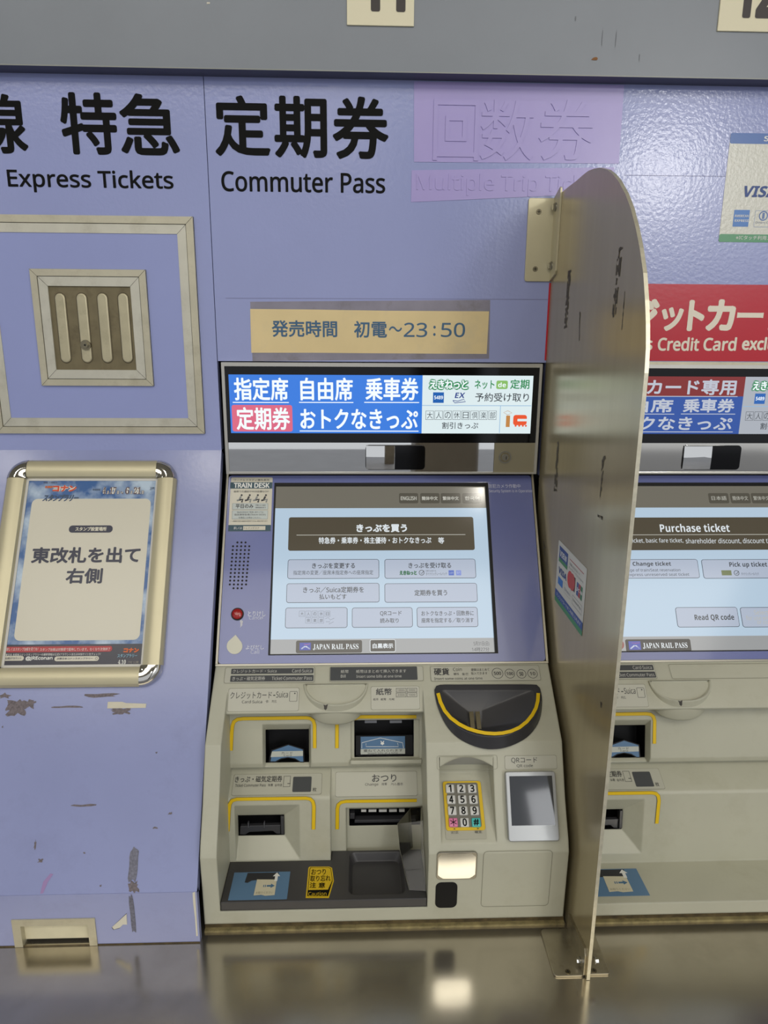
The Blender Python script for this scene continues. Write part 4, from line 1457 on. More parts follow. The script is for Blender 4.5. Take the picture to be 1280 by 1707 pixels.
    tongue = [m.A(CP, *q_) for q_ in ((448, 1271), (460, 1271), (468, 1266), (480, 1263.5), (492, 1266), (501, 1271), (507.5, 1271), (507, 1256), (506.5, 1248.5), (480.5, 1240.5), (452, 1250), (449, 1262))]
    m.prism(CP, tongue, -.006, 0, BLACK)
    band_b = mat('slot_sticker_blue', '#4c7093', .4)
    blue = [m.A(CP, *q_) for q_ in ((451, 1269), (459, 1269), (468, 1264), (480, 1262), (492, 1264), (501, 1269.5), (505.5, 1269.5), (505, 1256), (504.5, 1249.5), (480.5, 1242), (454, 1251.5))]
    m.poly(CP, blue, .0004, band_b)
    m.poly(CP, [m.A(CP, *q_) for q_ in ((451, 1262), (505, 1260), (505, 1251.5), (453.5, 1252.5))], .0007, ink('#b5b8ae'))
    m.ptext(CP, 'カード', 469, 1253, 488, 1257, .001, INK)
    m.ptext(CP, 'Card', 473, 1257.5, 486, 1260.5, .001, INK)
    m.build('slot_tongue', cs, smooth=0)['label'] = 'blue and white card insertion marker'
    # --- ticket slot
    ts = pocket(H2, ti, -.021, .03, 'ticket_slot')
    m = MB(dx)
    m.prism(H2, [m.A(H2, *q_) for q_ in ((396, 1404), (405, 1404.5), (412, 1400), (452, 1398), (459, 1403), (465, 1403), (465, 1388), (397, 1390))], -.03, -.022, CHAR_GLOSS)
    m.prism(H2, m_rect(m, H2, 466, 1372, 471, 1402), -.03, -.019, CHAR_GLOSS)
    for x in (410, 437):
        m.prism(H2, m_rect(m, H2, x, 1383, x + 1.5, 1391), -.026, -.02, mat('slot_rib', '#55565a', .4))
    m.build('slot_tongue', ts, smooth=0)
    if full:
        # --- bill slot
        bs = pocket(H1, bi, -.0063, .040, 'bill_slot')
        m = MB(dx)
        BP = P(H1.pt(0, 0, -.012), (1, 0, 0), (0, .35, 1))
        m.prism(BP, m_rect(m, BP, 593, 1226, 688, 1262), -.01, -.001, BLACK)
        for k in range(6):
            m.prism(BP, m_rect(m, BP, 596 + k * 16, 1258.5, 605 + k * 16, 1263.5), -.001, .002, BLACK)
        b_ = m.R(BP, 601, 1227.5, 675, 1257)
        m.rect(BP, b_, .0004, band_b)
        wy = m.R(BP, 601, 1248, 675, 1257)
        m.rect(BP, (b_[0], b_[1], b_[2], wy[3]), .0006, ink('#b5b8ae'))
        m.stroke(BP, [m.A(BP, *q_) for q_ in ((603, 1247), (603, 1238), (634, 1230), (671, 1238), (672.5, 1247))], .0008, .0007, WHITE)
        m.stroke(BP, [m.A(BP, *q_) for q_ in ((610, 1239), (610, 1244.5), (664, 1244.5), (662.5, 1238.5))], .0007, .0007, WHITE)
        m.ptext(BP, '¥', 634, 1235, 640.5, 1242, .0008, WHITE, bold=.04)
        m.ptext(BP, '重ねて入れられます', 606, 1248.7, 671, 1253, .0009, INK)
        m.ptext(BP, 'Insert bills at a time', 613, 1253.5, 663, 1256.6, .0009, INK)
        m.build('slot_tongue', bs, smooth=0)['label'] = 'blue and white bill insertion marker'
        for x in (608, 650):
            m = MB(dx)
            m.prism(H1, m_rect(m, H1, x, 1203, x + 20, 1207.5), -.012, -.007, mat('slot_roller', '#6a6c72', .4))
            m.build('slot_roller', bs, smooth=0)
        m = MB(dx)
        lb = m.R(H1, 584, 1265, 699, 1272)
        m.prism(H1, rr(lb[0], lb[1], bx1 - .0005, lb[3]), -.01, .006, BEIGE)
        m.build('slot_ledge', bs, smooth=0)
        # --- change slot
        ch_s = pocket(H2B, ci2, -.011, .028, 'change_slot')
        m = MB(dx)
        for x, wd in ((602, 8.5), (614.5, 13), (632, 13), (649, 13), (666, 9)):
            m.prism(H2B, m_rect(m, H2B, x, 1357.3, x + wd, 1361.3), -.018, -.013, mat('shutter_tooth', '#c2c2bd', .4))
        m.build('shutter_teeth', ch_s, smooth=0)
        m = MB(dx)
        m.prism(H2B, m_rect(m, H2B, 591, 1374.5, 694, 1379), -.026, -.013, CHAR_GLOSS)
        m.prism(H2B, m_rect(m, H2B, 583, 1364, 591, 1373), -.026, -.013, CHAR_GLOSS)
        m.build('shutter_bar', ch_s, smooth=0)
    # --- tray
    if full:
        m = MB(dx)
        xs = H2.at(551, 1400)[0]
        poly_ = [(bx0 + .0008, -.353), (bx1 - .0006, -.353), (bx1 - .0006, -.2425), (xs + .001, -.2425), (xs + .001, -.2645), (bx0 + .0008, -.2645)]
        if True:
            m.prism(P((0, 0, 0), (1, 0, 0), (0, 1, 0)), poly_, .7708, .7865, CHAR)
        o = m.build('change_tray', root)
        cb = m.R(TR, 581, 1420, 674, 1491)
        k = MB(dx)
        k.loft([[TR.pt(u, v, -.014) for u, v in rr(*grow(cb, -.006), .012)], [TR.pt(u, v, .001) for u, v in rr(*cb, .010)]], CHAR)
        carve(o, [k])
        tray = o
        m = MB(dx)
        cs_ = [m.A(TR, *q_) for q_ in ((509.5, 1497), (548, 1497), (556.5, 1469), (553.5, 1447), (549, 1445), (516, 1445), (514, 1447))]
        m.prism(TR, cs_, 0, .0004, YELLOW_DULL)
        cc = (sum(p_[0] for p_ in cs_) / 7, sum(p_[1] for p_ in cs_) / 7)
        inn_ = [(cc[0] + (p_[0] - cc[0]) * .90, cc[1] + (p_[1] - cc[1]) * .92) for p_ in cs_]
        m.poly(TR, inn_, .0006, BLKINK)
        ii = [(cc[0] + (p_[0] - cc[0]) * .86, cc[1] + (p_[1] - cc[1]) * .88) for p_ in cs_]
        yb_ = m.A(TR, 530, 1484)[1]
        m.poly(TR, [(u, max(v, yb_)) for u, v in ii], .0008, YELLOW_DULL)
        m.ptext(TR, 'おつり', 519, 1449.5, 543, 1459, .001, BLKINK, bold=.01)
        m.ptext(TR, '取り忘れ', 517, 1460, 551, 1470, .001, BLKINK, bold=.01)
        m.ptext(TR, '注', 516, 1472, 527, 1481, .001, BLKINK, bold=.02)
        m.ptext(TR, '意', 531, 1472, 542, 1481, .001, BLKINK, bold=.02)
        m.ptext(TR, 'Caution', 514, 1487.5, 544, 1494, .001, YELLOW_DULL)
        m.build('caution_sticker', tray, smooth=0)
        guide_sticker(tray, dx, TR, False)
        # clear guard at the tray's right end
        m = MB(dx)
        ACR = acrylic()
        xb = bx1 - .0008
        A_ = [(.086, -.2405, .868), (.0625, -.262, .854), (.0655, -.285, .823), (.072, -.311, .803), (.0785, -.336, .7876)]
        B_ = [(xb, -.2405, .873), (xb, -.268, .864), (xb, -.296, .836), (xb, -.319, .814), (xb, -.339, .7876)]
        F_ = [(x + .006, y + .003, .7868) for x, y, z in A_]
        m.mesh(A_ + B_, [(i, i + 1, 6 + i, 5 + i) for i in range(4)], ACR)
        m.mesh(F_ + A_, [(i, i + 1, 6 + i, 5 + i) for i in range(4)], ACR)
        RIM = mat('acrylic_edge', '#b9b6a4', .25)
        m.build('clear_guard', root, smooth=10)
        gd = [o_ for o_ in root.children if o_.name.startswith('clear_guard')][-1]
        m = MB(dx)
        for q0, q1 in list(zip(A_, A_[1:])) + [(A_[1], B_[1]), (A_[3], B_[3])]:
            m.mesh([q0, q1, (q1[0] + .0004, q1[1] - .0008, q1[2] + .0008), (q0[0] + .0004, q0[1] - .0008, q0[2] + .0008)], [(0, 1, 2, 3)], RIM)
        m.build('guard_edge', gd, smooth=0)
    else:
        guide_sticker(root, dx, P((0, 0, .7709), (1, 0, 0), (0, 1, 0)), True)
    if full:
        coin_column(root, dx)
    return root


def m_rect(m, pl, x0, y0, x1, y1):
    return rr(*m.R(pl, x0, y0, x1, y1))


def frustum_dx(dx, pl, r_out, w_out, r_in, w_in):
    c = MB(dx)
    c.loft([[pl.pt(u, v, w_in) for u, v in rr(*r_in)], [pl.pt(u, v, w_out) for u, v in rr(*r_out)]], BEIGE)
    return c


def guide_sticker(parent, dx, pl, absolute):
    m = MB(dx, absolute)
    if absolute:
        sx = [(958, 1452), (1061, 1446), (1081, 1492), (968, 1496)]
        q_ = pl.quadrect(*sx)
        q_ = (q_[0] - dx, q_[1], q_[2] - dx, q_[3])
    else:
        q_ = pl.quadrect((390, 1454), (484, 1454), (478, 1499), (381, 1501))
    W_, H_ = q_[2] - q_[0], q_[3] - q_[1]
    f = lambda a, b: (q_[0] + a * W_, q_[1] + b * H_)
    m.prism(pl, rr(*q_), 0, .0004, mat('sticker_steel_blue', '#5a7c9c', .4))
    m.poly(pl, [f(*p_) for p_ in ((.22, .62), (.27, .60), (.34, .68), (.44, .70), (.74, .68), (.78, .62), (.80, .97), (.24, .97))], .0006, ink('#2d2d30'))
    m.poly(pl, [f(*p_) for p_ in ((.42, .14), (.55, .16), (.62, .12), (.78, .14), (.78, .70), (.43, .72))], .0008, ink('#cfc8ad'))
    m.poly(pl, [f(*p_) for p_ in ((.74, .64), (.79, .64), (.79, .82), (.83, .82), (.765, .96), (.70, .82), (.74, .82))], .001, WHITE)
    ar = ink('#49708f')
    m.poly(pl, [f(*p_) for p_ in ((.62, .44), (.69, .44), (.69, .39), (.76, .47), (.69, .55), (.69, .50), (.62, .50))], .001, ar)
    m.rect(pl, (*f(.56, .43), *f(.575, .51)), .001, ar)
    m.rect(pl, (*f(.59, .43), *f(.605, .51)), .001, ar)
    m.text(pl, 'お取りください', (*f(.45, .19), *f(.75, .27)), .001, ink('#8f8a76'))
    m.build('guide_sticker', parent, smooth=0)


def acrylic():
    if 'clear_acrylic' in _mats:
        return _mats['clear_acrylic']
    m = bpy.data.materials.new('clear_acrylic')
    m.use_nodes = True
    nt_ = m.node_tree
    nt_.nodes.remove(nt_.nodes['Principled BSDF'])
    tr, gl, mx, fr_ = (nt_.nodes.new(n_) for n_ in ('ShaderNodeBsdfTransparent', 'ShaderNodeBsdfGlossy', 'ShaderNodeMixShader', 'ShaderNodeFresnel'))
    tr.inputs[0].default_value = (.84, .83, .78, 1)
    gl.inputs['Roughness'].default_value = .08
    gl.inputs['Color'].default_value = (.55, .55, .55, 1)
    fr_.inputs['IOR'].default_value = 1.5
    nt_.links.new(fr_.outputs[0], mx.inputs[0])
    nt_.links.new(tr.outputs[0], mx.inputs[1])
    nt_.links.new(gl.outputs[0], mx.inputs[2])
    nt_.links.new(mx.outputs[0], nt_.nodes['Material Output'].inputs[0])
    _mats['clear_acrylic'] = m
    return m


KP_LO, KP_HI = (-.3535, .884), (-.263, .953)
KP = slope(KP_LO, KP_HI)


def hopper_loops(N=64):
    cxp = 812
    def resample(pts, n):
        pts = pts + [pts[0]]
        L_ = [0]
        for a, b in zip(pts, pts[1:]):
            L_.append(L_[-1] + math.dist(a, b))
        out, k = [], 0
        for i in range(n):
            s_ = L_[-1] * i / n
            while L_[k + 1] < s_:
                k += 1
            t_ = (s_ - L_[k]) / max(L_[k + 1] - L_[k], 1e-9)
            out.append(tuple(a + (b - a) * t_ for a, b in zip(pts[k], pts[k + 1])))
        return out

    def spline(pts, n=5):
        out = []
        k = len(pts)
        for i in range(k):
            p0, p1, p2, p3 = pts[i - 1], pts[i], pts[(i + 1) % k], pts[(i + 2) % k]
            for j in range(n):
                t_ = j / n
                out.append(tuple(.5 * (2 * b + (c - a) * t_ + (2 * a - 5 * b + 4 * c - d) * t_ * t_ + (3 * b - a - 3 * c + d) * t_ ** 3) for a, b, c, d in zip(p0, p1, p2, p3)))
        return out

    outer = [(727, 1143.5), (734, 1141.3), (760, 1141), (810, 1140.8), (860, 1140.6), (890, 1141), (897, 1143), (901.5, 1152), (903.5, 1172), (899, 1201), (882, 1226), (854, 1242.5), (824, 1249), (795, 1245.5), (765, 1231.5), (744, 1210), (730, 1180), (724, 1152)]
    wl = lambda py: .002 + .016 * max(0, min(1, (py - 1150) / 70))
    o_px = resample(spline(outer), N)
    in_px = [(cxp + (x - cxp) * .875, 1151 + max(0, (y - 1146)) * .665) for x, y in o_px]
    return o_px, in_px, wl


def coin_column(root, dx):
    # coin hopper
    m = MB(dx)
    N = 64

    o_px, in_px, wl = hopper_loops()
    cxp, cyp = 812, 1180
    lo = [C1.pt(*C1.at(x, y, -.002), -.002) for x, y in o_px]
    lo1 = [C1.pt(*C1.at(x, y, .002), .002) for x, y in o_px]
    mid_px = [(cxp + (x - cxp) * .955, (y if y < 1146 else 1146 + (y - 1146) * .80) + (1.5 if y < 1146 else 0)) for x, y in o_px]
    mid = [C1.pt(*C1.at(x, y, wl(y)), wl(y)) for x, y in mid_px]
    inn = [C1.pt(*C1.at(x, y, wl(y) - .0005), wl(y) - .0005) for x, y in in_px]
    # slot mouth deep in the dish
    sl = []
    for x, y in in_px:
        tx_ = max(779, min(803, 791 + (x - 791) * .35))
        ty_ = max(1184, min(1214, 1184 + (y - 1151) * .62))
        sl.append(C1.pt(*C1.at(tx_, ty_, -.016), -.016))
    m.loft([lo, lo1, mid, inn], CHAR_GLOSS, cap0=False, cap1=False)
    m.loft([inn, sl], CHAR, cap0=False, cap1=True)
    hop = m.build('coin_hopper', root, smooth=40)
    m = MB(dx)
    arc = [(730, 1155.4), (734, 1170), (741, 1184.5), (751, 1196.5), (765, 1207), (780, 1214.5), (795.3, 1219.3), (809, 1222), (824, 1223), (838, 1222), (852, 1218.8), (866, 1212.5), (878, 1203), (887, 1192), (893.3, 1180), (896.3, 1168), (897, 1155.4)]
    A_, B_ = [], []
    for k, (x, y) in enumerate(arc):
        x0, y0 = arc[max(k - 1, 0)]
        x1, y1 = arc[min(k + 1, len(arc) - 1)]
        tx_, ty_ = x1 - x0, y1 - y0
        l = math.hypot(tx_, ty_)
        nx, ny = -ty_ / l * 2.9, tx_ / l * 2.9
        ww = wl(y) + .0016
        A_.append(C1.pt(*C1.at(x + nx, y + ny, ww), ww))
        B_.append(C1.pt(*C1.at(x - nx, y - ny, ww), ww))
    n = len(arc)
    m.mesh(A_ + B_, [(i, i + 1, n + i + 1, n + i) for i in range(n - 1)], YELLOW)
    m.build('yellow_guide_tape', hop, smooth=0)
    m = MB(dx)
    for x in (783, 793.5):
        r_ = C1.rect(x, 1187, x + 7, 1216, -.012)
        m.prism(C1, rr(*r_), -.017, -.010 if x < 790 else -.0095, STEEL)
    m.build('slot_jaw', hop, smooth=0)
    # keypad recess hood outline and plate
    m = MB(dx)
    kb = m.R(KP, 737, 1304, 807, 1397)
    cxk = m.A(KP, 772.5, 1343)[0]
    wk = (m.A(KP, 805.8, 1343)[0] - m.A(KP, 739.3, 1343)[0]) / 2
    vlo, vhi = m.A(KP, 775, 1385)[1], m.A(KP, 770, 1302)[1]
    KEYPLATE = mat('keypad_plate', '#a8a694', .4)
    m.rect(KP, (cxk - wk, vlo - .013, cxk + wk, vhi), .0012, KEYPLATE, .002)
    m.slab(KP, (cxk - wk + .001, vlo, cxk + wk - .001, vhi - .001), .0012, .003, YELLOW_DULL, rad=.004, bev=.0006)
    vi0, vi1 = m.A(KP, 775, 1380)[1], m.A(KP, 770, 1306)[1]
    m.rect(KP, (cxk - wk + .0065, vi0, cxk + wk - .0065, vi1), .0034, mat('keypad_well', '#6d6b60', .45), .003)
    m.ptext(KP, '訂正', 752, 1386, 764, 1390.5, .0036, INK)
    m.ptext(KP, '確定', 791, 1385.5, 803, 1390, .0036, INK)
    m.ptext(KP, '▲', 755, 1381.5, 759, 1383.5, .0038, INK)
    m.ptext(KP, '▲', 794, 1381, 798, 1383, .0038, INK)
    kp = m.build('keypad', root, smooth=0)
    KEYW = mat('key_white', '#c9c9c4', .35, bevel=.001)
    KEYP = mat('key_pink', '#d77ba0', .35, bevel=.001)
    KEYT = mat('key_teal', '#46b9b4', .35, bevel=.001)
    KH = (m.A(KP, 772, 1314.5)[1] - m.A(KP, 772, 1370.8)[1]) / 3 * .385
    rows = [((750, 768.8, 787), 1314.5), ((752, 770.6, 789), 1332.6), ((753.7, 772.3, 791), 1351.2), ((755.7, 774.5, 793.7), 1370.8)]
    for i, (xs_, y) in enumerate(rows):
        for j, x in enumerate(xs_):
            ch_ = ['123', '456', '789', '*0#'][i][j]
            c = KP.at(x, y, .006)
            k = MB(dx)
            k.slab(KP, (c[0] - .0069, c[1] - KH, c[0] + .0069, c[1] + KH), .0034, .0065, KEYP if ch_ == '*' else KEYT if ch_ == '#' else KEYW, rad=.0016, bev=.0011)
            hw = .0023 if ch_ == '1' else .0034 if ch_ not in '*#' else .0044
            hh = .0058 if ch_ not in '*#' else .005
            if ch_ == '*':
                for a in (90, 30, 150):
                    ca, sa = math.cos(math.radians(a)), math.sin(math.radians(a))
                    k.line(KP, (c[0] - .0055 * ca, c[1] - .0055 * sa), (c[0] + .0055 * ca, c[1] + .0055 * sa), .0011, .0068 + a * 1e-7, BLKINK)
            else:
                k.text(KP, ch_, (c[0] - hw, c[1] - hh, c[0] + hw, c[1] + hh), .0068, BLKINK, style='sans', bold=.04)
            o = k.build('key', kp, smooth=25)
            if ch_ in '*#':
                o['label'] = 'pink star key' if ch_ == '*' else 'teal hash key'
    # alcove hood: light curved roof above the keypad
    m = MB(dx)
    hood = []
    xa, xb = C2.at(728, 1270)[0], C2.at(829, 1270)[0]
    top = C2.at(780, 1259)[1]
    vl = C2.at(780, 1403)[1]
    m.frame(C2, (xa, C2.at(780, 1283)[1], xb, C1.at(780, 1258)[1] if False else top), .0005, .0004, .0004, mat('plate_outline', '#7f7d6c'), .004)
    m.build('alcove_outline', root, smooth=0)
    m = MB(dx)
    ka, kb_ = C2.at(733, 1300)[0] + .0005, C2.at(823, 1300)[0] - .0005
    n = 14
    fr_, bk_ = [], []
    for k in range(n + 1):
        t_ = k / n
        x = ka + (kb_ - ka) * t_
        q_ = (2 * t_ - 1) ** 2
        z = .998 - .013 * q_
        fr_.append((x, -.281 - (1.019 - z) * .481 + .0005, z))
        bk_.append((x, KP_HI[0] - .0012, KP_HI[1] + .0145 - .001 * q_))
    tp_ = [(p_[0], -.2925, 1.0005) for p_ in fr_]
    HOODM = mat('hood_grey', '#a9a9a4', .4)
    m.mesh(fr_ + bk_, [(i, i + 1, n + 2 + i, n + 1 + i) for i in range(n)], HOODM)
    m.mesh(tp_ + fr_, [(i, i + 1, n + 2 + i, n + 1 + i) for i in range(n)], BEIGE)
    m.build('keypad_hood', root, smooth=50)
    # QR reader
    label_plate(root, dx, C2, (841, 1259, 928, 1282.5), [('QRコード', 852, 1262.5, 895, 1272.5, INK), ('QR code', 861, 1273.8, 888, 1279.5, INK)])
    y0 = CAM.y
    QP = slope((-.3475, .893), (-.3005, .978))
    m = MB(dx)
    q_ = QP.quadrect((844, 1286), (927.6, 1286), (930.8, 1402.7), (846.3, 1402.7), .010)
    m.slab(QP, q_, -.01, .010, mat('reader_silver', '#a9abab', .3, .6), rad=.004, bev=.0012)
    rd = m.build('code_reader', root)
    m = MB(dx)
    m.rect(QP, QP.quadrect((844 + 7, 1294), (922, 1293), (923.6, 1376), (851, 1376), .0105), .0103, GLASS_SMOKE)
    m.build('reader_window', rd, smooth=0)
    # face mirror, sensor window, blank cover
    m = MB(dx)
    q_ = C4.rect(727.6, 1419, 794.5, 1464.5)
    m.slab(C4, q_, 0, .0022, CHROME_DARK, rad=.006, bev=.0008)
    fm = m.build('face_mirror', root)
    m = MB(dx)
    g_ = grow(q_, -.0022)
    N = 12
    pts = []
    for i in range(N + 1):
        for j in range(N + 1):
            a, b = i / N, j / N
            dd = .0016 * (1 - ((a - .5) ** 2 + (b - .5) ** 2) * 2)
            pts.append(C4.pt(g_[0] + (g_[2] - g_[0]) * a, g_[1] + (g_[3] - g_[1]) * b, .0018 + dd))
    m.mesh(pts, [(i * (N + 1) + j, (i + 1) * (N + 1) + j, (i + 1) * (N + 1) + j + 1, i * (N + 1) + j + 1) for i in range(N) for j in range(N)], MIRROR)
    m.build('mirror_glass', fm, smooth=60)
    m = MB(dx)
    m.slab(C4, C4.rect(725.7, 1470.5, 761.8, 1512.5), 0, .0012, mat('sensor_black', '#101012', .5, spec=.2), rad=.009, bev=.0004)
    m.build('sensor_window', root)
    m = MB(dx)
    q_ = C4.rect(803.5, 1418, 917.5, 1510.5)
    m.frame(C4, q_, .0007, .0004, .0004, mat('plate_outline', '#7f7d6c'), .007)
    m.build('blank_cover', root, smooth=0)


machine(0.0, 'full', 'ticket machine with coin hopper, keypad and lit blue sign, left of the metal divider')
machine(PITCH_X, 'card', 'card-only ticket machine with English screen and red lit sign, partly behind the divider')

# ================================================================== divider
t = thing('privacy_divider', (DX_DIV, -.22, DESK_Z), 'tall scuffed aluminium divider plate between the two ticket machines, bolted to the counter', 'divider')
TH = .005
curve_px = [(937, 320), (948, 311), (960, 302), (970, 293), (980, 285), (990, 281), (1000, 279.5), (1012, 283), (1021, 290), (1030, 301), (1042, 323), (1051, 347), (1059, 378),
            (1066, 413), (1072, 455), (1075, 500), (1076.5, 540), (1076.5, 580), (1074, 622)]
edge = [DV.at(*q) for q in curve_px]
foot = DV.at(976, 1649)
edge += [(foot[0] + (edge[-1][0] - foot[0]) * k, foot[1] + (edge[-1][1] - foot[1]) * k) for k in (.75, .5, .25)]
edge += [(foot[0], DESK_Z + .0008), (.012, DESK_Z + .0008), (.012, 1.02), (.0015, 1.46), (.0015, edge[0][1] - .004)]
mb = MB()
edge_o = list(reversed(edge))
mb.prism(DV, edge_o, -TH, 0, PLATE, side=EDGE, back=True)
mb.face([DV.pt(u, v, -TH) for u, v in edge], PLATE)
RES = mat('tape_residue', '#4d4636', .7, var=.5, vscale=220)


def residue(quad, k, rough=.25):
    pts = [DV.at(*q) for q in quad]
    rnd = random.Random(k)
    NC, NR = 4, max(4, int(math.dist(pts[0], pts[3]) / .004))
    jit = {}

    def P_(i, j):
        if (i, j) not in jit:
            a = [pts[0][d] + (pts[1][d] - pts[0][d]) * i / NC for d in (0, 1)]
            b = [pts[3][d] + (pts[2][d] - pts[3][d]) * i / NC for d in (0, 1)]
            jit[(i, j)] = tuple(a[d] + (b[d] - a[d]) * j / NR + rnd.uniform(-1, 1) * (.0012, .0016)[d] * min(rough, .8) for d in (0, 1))
        return jit[(i, j)]
    for j in range(NR):
        for i in range(NC):
            if rnd.random() > .12 + .3 * min(rough, 1.2):
                mb.poly(DV, [P_(i, j + 1), P_(i + 1, j + 1), P_(i + 1, j), P_(i, j)][::-1], .0004, RES)


for k, (q, rg) in enumerate([(((947, 452), (952, 450), (945, 546), (940, 548)), .4), (((1030, 414), (1038, 411), (1026, 528), (1020, 529)), 1.4),
                       (((929, 737), (932, 735), (928, 820), (923, 818)), .6), (((1004, 762), (1011, 760), (1006, 775), (1002, 788)), 1),
                       (((1003, 786), (1006, 785), (1002, 830), (1000, 828)), .5), (((996, 858), (1005, 860), (1004, 865), (997, 862)), .9),
                       (((966, 520), (967.5, 520), (966, 568), (965, 568)), .15), (((1041, 486), (1042, 486), (1037, 550), (1036, 550)), .1),
                       (((1001, 1170), (1004, 1172), (1003, 1180), (1001, 1178)), .3), (((906, 900), (909, 912), (908, 927), (905, 915)), .6)]):
    residue(q, k, rg)
mb.build('plate', t, smooth=0)
# wall bracket
mb = MB()
wf = UP.quadrect((880, 332), (917, 329), (911, 470), (874, 469))
WB = (wf[0], wf[1], DX_DIV, wf[3])
mb.slab(UP, WB, .0002, .0035, ALU_GOLD, rad=.004, bev=.0008)
z0_, z1_ = wf[1], wf[3]
mb.prism(DV, [(.0005, z0_), (.034, z0_ + .010), (.0385, z0_ + .016), (.0405, z1_ + .010), (.036, z1_ + .012), (.0005, z1_)], .0002, .0032, ALU_GOLD)
wb = mb.build('wall_bracket', t, smooth=20)


def screw(pl, px, py, w, r, name='bolt', parent=None, hexa=False, h=.002):
    k = MB()
    c = pl.at(px, py, w)
    if hexa:
        k.prism(pl, circ(c, r * 1.3, 18), w, w + .0015, CHROME_DARK)
        k.prism(pl, circ(c, r, 6), w + .0015, w + h, CHROME)
    else:
        k.prism(pl, circ(c, r, 18), w, w + h, STEEL_DARK)
        k.rect(pl, (c[0] - r * .6, c[1] - r * .12, c[0] + r * .6, c[1] + r * .12), w + h + .0002, GAP)
        k.rect(pl, (c[0] - r * .12, c[1] - r * .6, c[0] + r * .12, c[1] + r * .6), w + h + .0003, GAP)
    return k.build(name, parent, smooth=30)


screw(UP, 898, 353, .0035, .0045, 'screw', wb, h=.001)
screw(UP, 892, 448.5, .0035, .0045, 'screw', wb, h=.001)
screw(DV, 926, 345, .0032, .0055, 'bolt', wb, True, h=.005)
screw(DV, 919, 443, .0032, .0055, 'bolt', wb, True, h=.005)
# foot brackets
BRK = mat('foot_bracket_steel', '#aba38d', .28, .8, var=.08, vscale=25, dirt='#3d3325', dscale=20, damt=.5)
mb = MB()
foot_q = [DK.at(*q, .003) for q in ((934, 1644.5), (968, 1643), (946, 1556), (903, 1558.5))]
xl0, xl1 = foot_q[3][0], DX_DIV - .0002
yf = -(foot[0] - .006)
mb.slab(DK, (xl0, yf, xl1, -.362), .0004, .0035, BRK, rad=.006, bev=.0008)
top_b = DV.at(947, 1508)
frt = DV.at(976, 1587)
mb.prism(DV, [(.362, DESK_Z + .0034), (-yf, DESK_Z + .0034), (-yf, frt[1]), (-yf - .006, frt[1] + .008), (.365, top_b[1] - .004), (.362, top_b[1] - .006)], .0002, .0032, BRK)
lb = mb.build('foot_bracket', t, smooth=20)
screw(DK, 946.5, 1620, .0035, .004, 'screw', lb, h=.0006)
screw(DV, 967, 1601, .0032, .0042, 'bolt', lb, True, h=.006)
mb = MB()
xr1 = DK.at(1023, 1639, .003)[0]
DVR = P((DX_DIV + TH, 0, 0), (0, 1, 0), (0, 0, 1))
mb.slab(DK, (DX_DIV + TH + .0002, yf + .002, xr1, -.362), .0004, .0035, BRK, rad=.003, bev=.0008)
mb.prism(DVR, [(yf + .002, DESK_Z + .0034), (-.362, DESK_Z + .0034), (-.362, top_b[1] - .006), (-.365, top_b[1] - .004), (yf + .008, frt[1] + .006), (yf + .002, frt[1])], .0002, .0032, BRK)
rb = mb.build('foot_bracket', t, smooth=20)
screw(DK, 990, 1618, .0035, .004, 'screw', rb, h=.0006)
screw(DVR, 990, 1601, .0032, .0042, 'bolt', rb, True, h=.006)
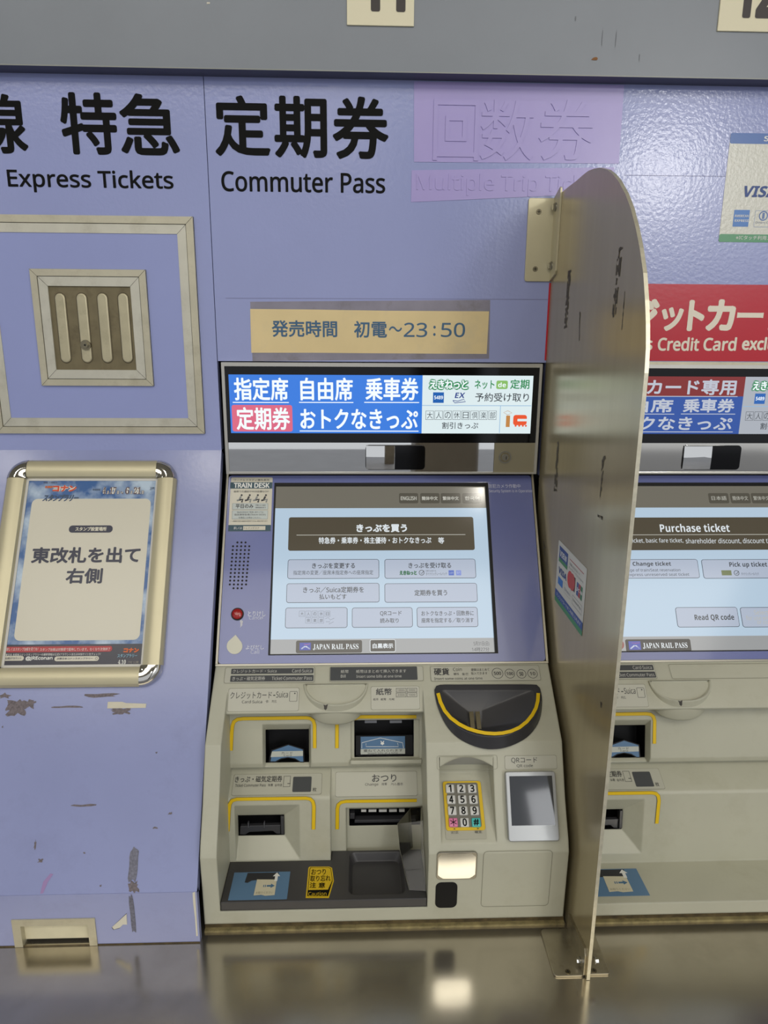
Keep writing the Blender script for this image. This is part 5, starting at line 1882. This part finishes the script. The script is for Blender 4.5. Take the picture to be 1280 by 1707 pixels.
# card sticker on the plate
mb = MB()
q = DV.quadrect((931.6, 904), (979, 943), (970.6, 1059), (924.5, 1001))
mb.rect(DV, q, .0004, mat('card_sticker_white', '#cfcdc0', .35), .003)
qw, qh = q[2] - q[0], q[3] - q[1]
g = lambda a, b, c_, d: (q[0] + a * qw, q[1] + b * qh, q[0] + c_ * qw, q[1] + d * qh)
mb.rect(DV, g(.06, .68, .38, .93), .0006, mat('logo_navy', '#2b4a86', .35))
mb.rect(DV, g(.06, .68, .38, .74), .0007, ink('#4a8a58'))
mb.text(DV, 'VIEW', g(.09, .78, .35, .87), .0009, WHITE, style='bold')
mb.rect(DV, g(.44, .88, .92, .892), .0006, ink('#b04a4a'))
mb.text(DV, 'ご利用いただけるカード', g(.44, .80, .80, .84), .0007, INK)
mb.text(DV, 'ビューカード・クレジットカード', g(.44, .74, .92, .78), .0007, INK)
mb.text(DV, 'VISA', g(.08, .50, .38, .60), .0007, ink('#2b4a86'), style='bold', bold=.03)
mb.rect(DV, g(.44, .48, .68, .70), .0006, ink('#3a2326'))
mb.disc(DV, ((g(.5, .5, .6, .6)[0]), q[1] + .59 * qh), qw * .09, .0006, .0008, ink('#c4382e'))
mb.disc(DV, ((g(.58, .5, .6, .6)[0]), q[1] + .59 * qh), qw * .09, .0006, .0009, ink('#b8453a'))
for k_, c_ in enumerate(('#33568f', '#a8323a', '#3c7a52')):
    mb.rect(DV, g(.73 + k_ * .065, .48, .79 + k_ * .065, .68), .0006, ink(c_), .001)
mb.text(DV, 'JCB', g(.735, .55, .92, .61), .0008, WHITE, style='bold')
mb.rect(DV, g(.08, .32, .26, .44), .0006, ink('#3b78c0'))
mb.frame(DV, g(.32, .30, .54, .46), .0005, .0006, .0006, ink('#9a9c98'))
mb.text(DV, 'Diners', g(.34, .34, .52, .39), .0007, ink('#7a8399'))
mb.frame(DV, g(.62, .28, .94, .42), .0005, .0006, .0006, INK)
mb.text(DV, 'UnionPay', g(.65, .33, .91, .38), .0007, ink('#444'.replace('444', '444444')))
mb.rect(DV, g(0, .08, 1, .20), .0006, ink('#2f4f92'))
mb.rect(DV, g(0, 0, 1, .08), .0006, ink('#3f8a5a'))
mb.text(DV, 'クレジットカードがご利用になれます', g(.06, .11, .94, .17), .0008, WHITE)
mb.build('card_sticker', t, smooth=0)['label'] = 'white sticker of payment card marks with blue and green foot'
